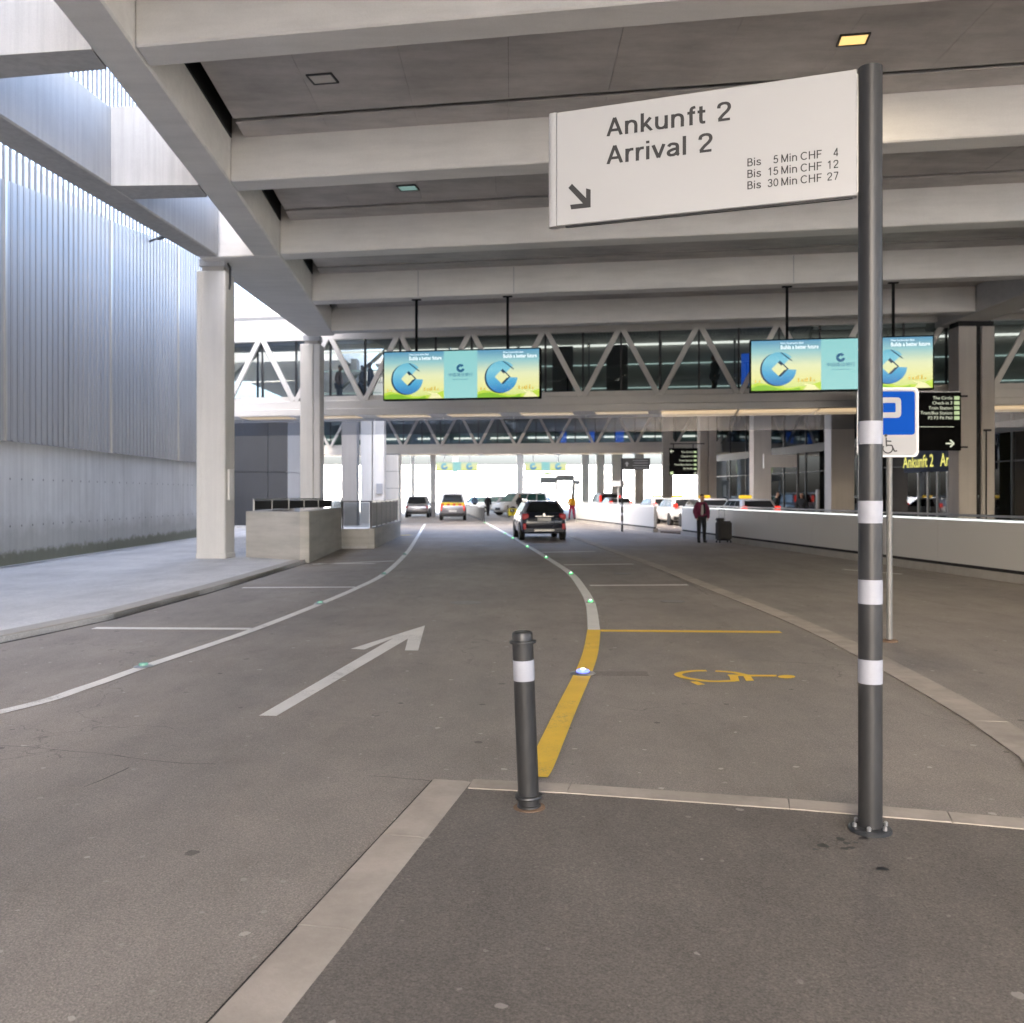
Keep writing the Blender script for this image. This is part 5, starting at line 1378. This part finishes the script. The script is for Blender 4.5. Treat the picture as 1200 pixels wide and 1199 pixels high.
# ------------------------------------------------------------------ direction boards and small signs
def board_lines(t, w, h, rows, y, right=True, sq=True, size=.13):
    for z, body in rows:
        text(body, size, K['sign_lit'], t, (w / 2 - (.30 if sq else .1), y, z), align='RIGHT')
        if sq: MB().box(w / 2 - .24, w / 2 - .06, y - .002, y + .004, z - .01, z + .11).build('symbol_square', K['sign_pale'], t)
def sign_arrow(t, x, z, r, y, direction=1):
    mb = MB()
    mb.plate([(x - r * direction, z - r * .16), (x + r * .5 * direction, z - r * .16), (x + r * .5 * direction, z + r * .16), (x - r * direction, z + r * .16)], y - .002, y)
    for s in (1, -1):
        mb.bar((x + r * direction, y - .001, z), (x + r * .1 * direction, y - .001, z + s * r * .85), r * .36, .003, up=(0, 1, 0))
    mb.build('arrow', K['sign_lit'], t)
wb = thing('direction_board', 'black direction board fixed to the twin column, listing The Circle', 'direction board', (13.55, 32.05, 3.21), 0, 'black direction boards')
MB().box(-1.75, 1.75, -.08, .08, 0, 1.98).build('case', K['blackboard'], wb, bevel=0.01)
board_lines(wb, 3.5, 1.98, [(1.74, 'The Circle'), (1.57, 'Check-in 3'), (1.40, 'Train Station'), (1.23, 'Tram/Bus Station'), (1.06, 'P2 P3 P6 P60')], -.083, size=.155)
MB().box(-1.6, 1.5, -.084, -.081, .80, .815).build('divider_line', K['sign_lit'], wb)
for z, body in ((.60, 'Arrival 2'), (.44, 'Check-in 2'), (.28, 'Bus Hotel'), (.12, 'Information')):
    text(body, .155, K['sign_lit'], wb, (-.65, -.083, z))
sign_arrow(wb, 1.36, .24, .14, -.083, 1)
for z in (.12, 1.86): MB().box(1.75, 2.0, -.03, .03, z - .03, z + .03).build('arm', K['trim'], wb)
MB().box(-1.7, 1.7, .0, .04, 1.985, 2.03).build('top_profile', K['metal'], wb)
hb = thing('direction_board', 'black direction board with pale squares hanging left of the tan twin column', 'direction board', (10.62, 58.2, 2.92), R(-4), 'black direction boards')
MB().box(-.87, .87, -.07, .07, 0, 1.68).build('case', K['blackboard'], hb, bevel=0.01)
board_lines(hb, 1.74, 1.68, [(1.38, 'The Circle'), (1.12, 'Check-in 2'), (.86, 'Train Station'), (.60, 'Tram/Bus Station'), (.34, 'P2 P3 P6')], -.073, size=.16)
sign_arrow(hb, -.70, 1.48, .11, -.073, -1)
MB().box(-.82, -.62, -.076, -.071, .05, .22).build('symbol_square', K['sign_pale'], hb)
sign_arrow(hb, .70, .13, .08, -.073, 1)
for x in (-.6, .6): MB().box(x - .025, x + .025, -.02, .02, 1.68, 1.92).build('hanger_rod', K['blackboard'], hb)
MB().box(-.8, 1.3, -.03, .03, 1.92, 1.98).build('hanger_beam', K['steelgrey'], hb)
dp = G(729, 623)
st_ = thing('sign_post', 'dark pedestrian sign on a thin black and white striped post', 'sign post', (dp.x, dp.y, 0), 0)
MB().tube((0, 0, 0), (0, 0, 3.4), .05, n=12).build('post', K['trim'], st_)
for z in (.35, .75, 1.15, 1.55): MB().tube((0, 0, z), (0, 0, z + .12), .052, n=12, cap=False).build('reflective_band', K['reflect'], st_)
MB().box(.05, 1.30, -.03, .03, 2.86, 3.40).build('panel', K['darkgrey'], st_, bevel=0.006)
for i in range(4): MB().box(.55 - .06 * (i % 2), 1.2, -.034, -.031, 2.93 + i * .115, 2.955 + i * .115).build('lettering_line', K['far_grey'], st_)
MB().plate([(.12, 3.13), (.22, 3.24), (.32, 3.13), (.26, 3.13), (.26, 3.02), (.18, 3.02), (.18, 3.13)], -.035, -.031).build('arrow', K['far_grey'], st_)
tag(MB().box(-.45, .45, -.03, .03, 0, .34).box(-.03, .03, .03, .08, -2.1, .34).build('back_of_sign', K['far_grey'], None, (6.1, 54, 2.18)), 'plain grey back of a small sign left of the striped post', 'sign')
bs_ = thing('blank_sign', 'blank beige sign panel mounted between two tan columns', 'sign', (13.2, 46.0, 0), 0)
MB().box(-.85, .75, -.06, .06, 3.05, 3.66).build('panel', K['column_tan'], bs_, bevel=0.01)
MB().box(.76, .86, -.06, .06, 0, 3.75).build('post', K['trim'], bs_)
MB().box(-.88, -.85, -.07, .07, 3.0, 3.7).build('end_trim', K['white'], bs_)
gp_ = tag(MB().tube((0, 0, 0), (0, 0, 1.95), .09, n=12).build('grey_post', K['metal'], None, (14.2, 43.6, 0)), 'short grey post beside the dark clad person under the facade', 'post')
# small shelters / frames at the far end
for u0, u1, v0, v1, Y, lab in ((633, 652, 559.5, 566.5, 84, 'low grey gate frame left of the taller one at the far end'), (652, 673, 556.5, 563.5, 80, 'tallest grey gate frame at the far end'), (671, 680, 563, 568, 86, 'narrow grey gate frame at the far end, right of the tallest')):
    x0, x1 = (u0 - 600) / 1100 * Y, (u1 - 600) / 1100 * Y
    z0, z1 = 1.7 + (580 - v1) / 1100 * Y, 1.7 + (580 - v0) / 1100 * Y
    t = thing('gate_frame', lab, 'gate frame', ((x0 + x1) / 2, Y, 0), 0, 'grey frames at the far end')
    w = (x1 - x0) / 2
    MB().box(-w, w, -.1, .1, z0, z1).build('head_panel', K['far_grey'], t)
    for s in (-1, 1): MB().box(s * w - .09, s * w + .09, -.08, .08, 0, z0).build('post', K['far_grey'], t)
# glass fence between the lanes
gf = thing('glass_fence', 'low steel and glass fence dividing the far lanes', 'fence')
fp = [Vector(p) for p in ((-1.72, 58.4), (-2.3, 64), (-2.9, 70), (-3.6, 77), (-4.4, 85), (-5.2, 92))]
for a, b in zip(fp, fp[1:]):
    for i in range(3):
        p, q_ = a.lerp(b, i / 3), a.lerp(b, (i + 1) / 3)
        MB().box(p.x - .03, p.x + .03, p.y - .03, p.y + .03, 0, .95).build('post', K['steelgrey'], gf)
        MB().bar((p.x, p.y + .05, .5), (q_.x, q_.y - .05, .5), .015, .7).build('railing_panel', K['darkgrey'], gf)
        MB().bar((p.x, p.y, .93), (q_.x, q_.y, .93), .06, .05).build('top_rail', K['metal'], gf)

# ------------------------------------------------------------------ far advertising screens, on a gantry of the next deck
def far_ad(u0, u1, lab):
    Y = 101.0; x0, x1 = (u0 - 600) / 1100 * Y, (u1 - 600) / 1100 * Y
    t = thing('advertising_screen', lab, 'advertising screen', ((x0 + x1) / 2, Y, 4.25), 0, 'advertising screens at the far end')
    w = x1 - x0
    MB().box(-w / 2, w / 2, -.1, .1, 0, .98).build('case', K['ad_sky'], t)
    for s in (-1, 1):
        vs, fs = cring(s * w * .3, .5, .36)
        flat('logo', vs, fs, -.106, K['ad_logo'], t)
    rect('screen_picture', -w * .1, w * .1, 0, .98, -.103, K['ad_mid'], t)
    for s in (-w * .3, w * .3): MB().box(s - .04, s + .04, -.04, .04, .98, 4.70).build('hanger_rod', K['far_grey'], t)
    return t
far_ad(511, 560, 'tiny far advertising screen above the service van')
fa = far_ad(615, 664, 'tiny far advertising screen above the minibus')
tag(MB().box(-.45, .45, -.08, .08, 0, .3).build('lane_signal', K['sign_pale'], None, (3.83, 101, 3.87)), 'small pale green lane signal under the far screen', 'lane signal')

# ------------------------------------------------------------------ terminal front on the far side of the taxi lane
term = thing('terminal_building', 'glass fronted terminal building along the taxi lane', 'terminal building')
fA, fB = Vector((23.6, 10.0)), Vector((14.6, 75.0))
fd_ = (fB - fA).normalized(); fn = Vector((fd_.y, -fd_.x))
if fn.x < 0: fn = -fn
def fslab(name, a, b, o0, o1, z0, z1, mat):
    p, q_ = fA + fd_ * a, fA + fd_ * b
    return MB().prism([tuple(p + fn * o0), tuple(q_ + fn * o0), tuple(q_ + fn * o1), tuple(p + fn * o1)], z0, z1).build(name, mat, term)
LT = (fB - fA).length
fslab('floor', 0, LT, 0.1, 9, 4.25, 4.6, K['floor_in'])
fslab('floor', 0, LT, 0.02, 9, -.01, .06, K['floor_in'])
fslab('back_wall', 0, LT, 9, 9.2, 0, 9.5, K['interior'])
fslab('ceiling', 0, LT, .1, 9, 8.75, 8.93, K['interior_dark'])
fslab('fascia', 0, LT, -.06, .1, 4.2, 4.65, K['charcoal'])
bay_w = 3.05
n = int(LT / bay_w)
for i in range(n):
    a, b = i * bay_w, (i + 1) * bay_w
    p = fA + fd_ * a
    fslab('mullion', a - .05, a + .05, -.05, .12, 0.0, 8.75, K['charcoal'])
    dark = 19 < p.y < 33.5
    fslab('window_pane', a + .055, b - .055, .0, .02, .06, 4.19, K['darkgrey'] if dark else K['glass_dark'])
    fslab('window_pane', a + .055, b - .055, .0, .02, 4.66, 8.74, K['glass_dark'])
    fslab('transom', a + .055, b - .055, -.03, .05, 3.02, 3.08, K['charcoal'])
    fslab('light_strip', a + .3, b - .5, 3.0 + (i % 3), 3.3 + (i % 3), 8.6, 8.7, K['cool'])
    if i % 2: fslab('light_strip', a + .3, b - .9, 3.5, 4.0, 4.1, 4.2, K['cool'])
    if i % 3 == 1: fslab('kiosk', a + .4, b - .3, 4, 5.5, .06, 2.6, K['interior_dark'])
    if i % 4 == 2: fslab('window_bright', a + .2, b - .2, 8.9, 8.98, .8, 3.2, K['far_white'])
# revolving entrance with its lit name
def f_at(u):
    k = (u - 600) / 1100
    # (kY, Y) on the line fA + s fd
    s = (fA.x - k * fA.y) / (k * fd_.y - fd_.x)
    return s
es, ee = f_at(1075), f_at(1130)
lo_, hi_ = sorted((es, ee))
fslab('entrance_band', lo_ - 2.0, hi_ + .9, -.14, -.07, 2.75, 3.75, K['band'])
pe = fA + fd_ * f_at(1062)
ed = -fd_
te = text('Ankunft 2   Arrival 2', .80, K['sign_yel'], term, (pe.x - fn.x * .16, pe.y - fn.y * .16, 2.98), 5.2, rot=(R(90), 0, math.atan2(ed.y, ed.x)), bold=0.008)
for j in range(5):
    s = hi_ - .3 - j * .75
    fslab('door_frame', s - .04, s + .04, -.16, -.06, 0.05, 2.74, K['metal'])
    fslab('door_leaf', s - .70, s - .05, -.12, -.10, 0.05, 2.7, K['glass_dark'])
# solid storeys above, which shade the forecourt from that side
MB().prism([tuple(fA - fn * .0 + fn * .5), tuple(fB + fn * .5), tuple(fB + fn * 20), tuple(fA + fn * 20)], 9.35, 17).build('upper_storeys', K['far_grey'], term)

# ------------------------------------------------------------------ buildings and two added sun blockers on the left beyond the wall
db = thing('panel_building', 'dark grey metal panelled building between the two white columns', 'building', (0, 0, 0))
xs = [-17.0, -15.0, -13.0, -11.95]
for a, b in zip(xs, xs[1:]):
    for z0, z1 in ((0.0, 2.9), (2.93, 6.2)):
        MB().box(a + .012, b - .012, 50.0, 50.1, z0, z1).build('wall_panel', K['darkgrey'], db)
for a, b in ((50.12, 53), (53, 56), (56, 59)):
    for z0, z1 in ((0.0, 2.9), (2.93, 6.2)):
        MB().prism([(-11.96, a + .01), (-11.96 + (b - a) * .26 * 0 + .0, b - .01), (-12.1, b - .01), (-12.1, a + .01)], z0, z1).build('wall_panel', K['far_grey'], db)
MB().box(-17, -12.11, 50.11, 59, 0, 6.15).build('core', K['interior_dark'], db)
MB().box(-17, -11.9, 49.95, 59, 6.2, 6.4).build('parapet_cap', K['darkgrey'], db)
MB().box(-12.0, -11.75, 54, 54.3, .9, 1.7).build('intercom', K['white'], db)
rb = thing('upper_ramp', 'sunlit white concrete upper roadway with a slender bar railing', 'upper roadway')
MB().prism([(-32, 50.5), (-8.5, 47.0), (-8.5, 56), (-32, 59)], 8.6, 10.0).build('slab', K['white'], rb)
MB().prism([(-32, 50.2), (-8.5, 46.7), (-8.5, 47.0), (-32, 50.5)], 8.4, 11.2).build('parapet', K['white'], rb)
a, b = Vector((-32, 50.3)), Vector((-8.5, 46.8))
for z in (11.7, 12.5): MB().bar((a.x, a.y, z), (b.x, b.y, z), .05, .06).build('rail', K['metal'], rb)
bar0 = None
for i in range(150):
    p = a.lerp(b, i / 149)
    if bar0 is None: bar0 = MB().box(-.02, .02, -.02, .02, 0, 1.3).build('railing_bar', K['metal'], rb, (p.x, p.y, 11.2))
    else: share(bar0, 'railing_bar', rb, (p.x, p.y, 11.2))
gb = thing('panelled_wall', 'pale grey panelled wall block beside the white twin column', 'wall block', (0, 0, 0))
for i in range(4): MB().box(-8.25, -7.05, 58.4, 60, .02 + i * 1.05, 1.05 + i * 1.05).build('wall_panel', K['column'], gb, bevel=0.01)
MB().box(-8.23, -7.07, 58.43, 59.9, 0, 4.25).build('core', K['interior_dark'], gb)
bg = thing('sun_block', 'tall unseen block with dark openings, added to keep sun off the forecourt', 'building', (0, 0, 0))  # added out of view to block the sun over the forecourt
MB().box(-60, -13.4, -48, 22, 0, 34).build('wall', K['far_grey'], bg)
for z in range(8): MB().box(-13.395, -13.3, -47.5, 21.5, 1.4 + 3.8 * z, 3.4 + 3.8 * z).build('opening', K['interior_dark'], bg)
bg = thing('sun_block_stepped', 'grey unseen block stepping up, added to shade the far road', 'building', (0, 0, 0))  # unseen stepped block added to keep sun off the far lanes
MB().box(-60, -24.5, 24, 45, 0, 13.5).build('wall', K['far_grey'], bg)
MB().box(-60, -24.5, 45.01, 66, 0, 18.5).build('wall', K['far_grey'], bg)
for z in range(3): MB().box(-24.49, -24.4, 25, 65, 1.4 + 3.8 * z, 3.4 + 3.8 * z).build('window_band', K['interior_dark'], bg)
# far pale buildings
fb = thing('far_building', 'pale low building at the bright far end of the road', 'building', (0, 0, 0))
MB().box(-4, 9, 150, 165, 0, 4.6).build('wall', K['far_white'], fb)
for i in range(9): MB().box(-3.5 + i * 1.4, -2.6 + i * 1.4, 149.9, 150, 1.6, 3.4).build('window', K['far_grey'], fb)
MB().box(-4.2, 9.2, 149.6, 165, 4.6, 4.9).build('roof', K['far_white'], fb)
fb = thing('far_building', 'long white building closing the view behind the far columns', 'building', (0, 0, 0))
MB().box(-60, 60, 230, 250, 0, 9).build('wall', K['far_white'], fb)
for i in range(30): MB().box(-58 + i * 4, -56 + i * 4, 229.9, 230, 3, 6).build('window', K['far_grey'], fb)
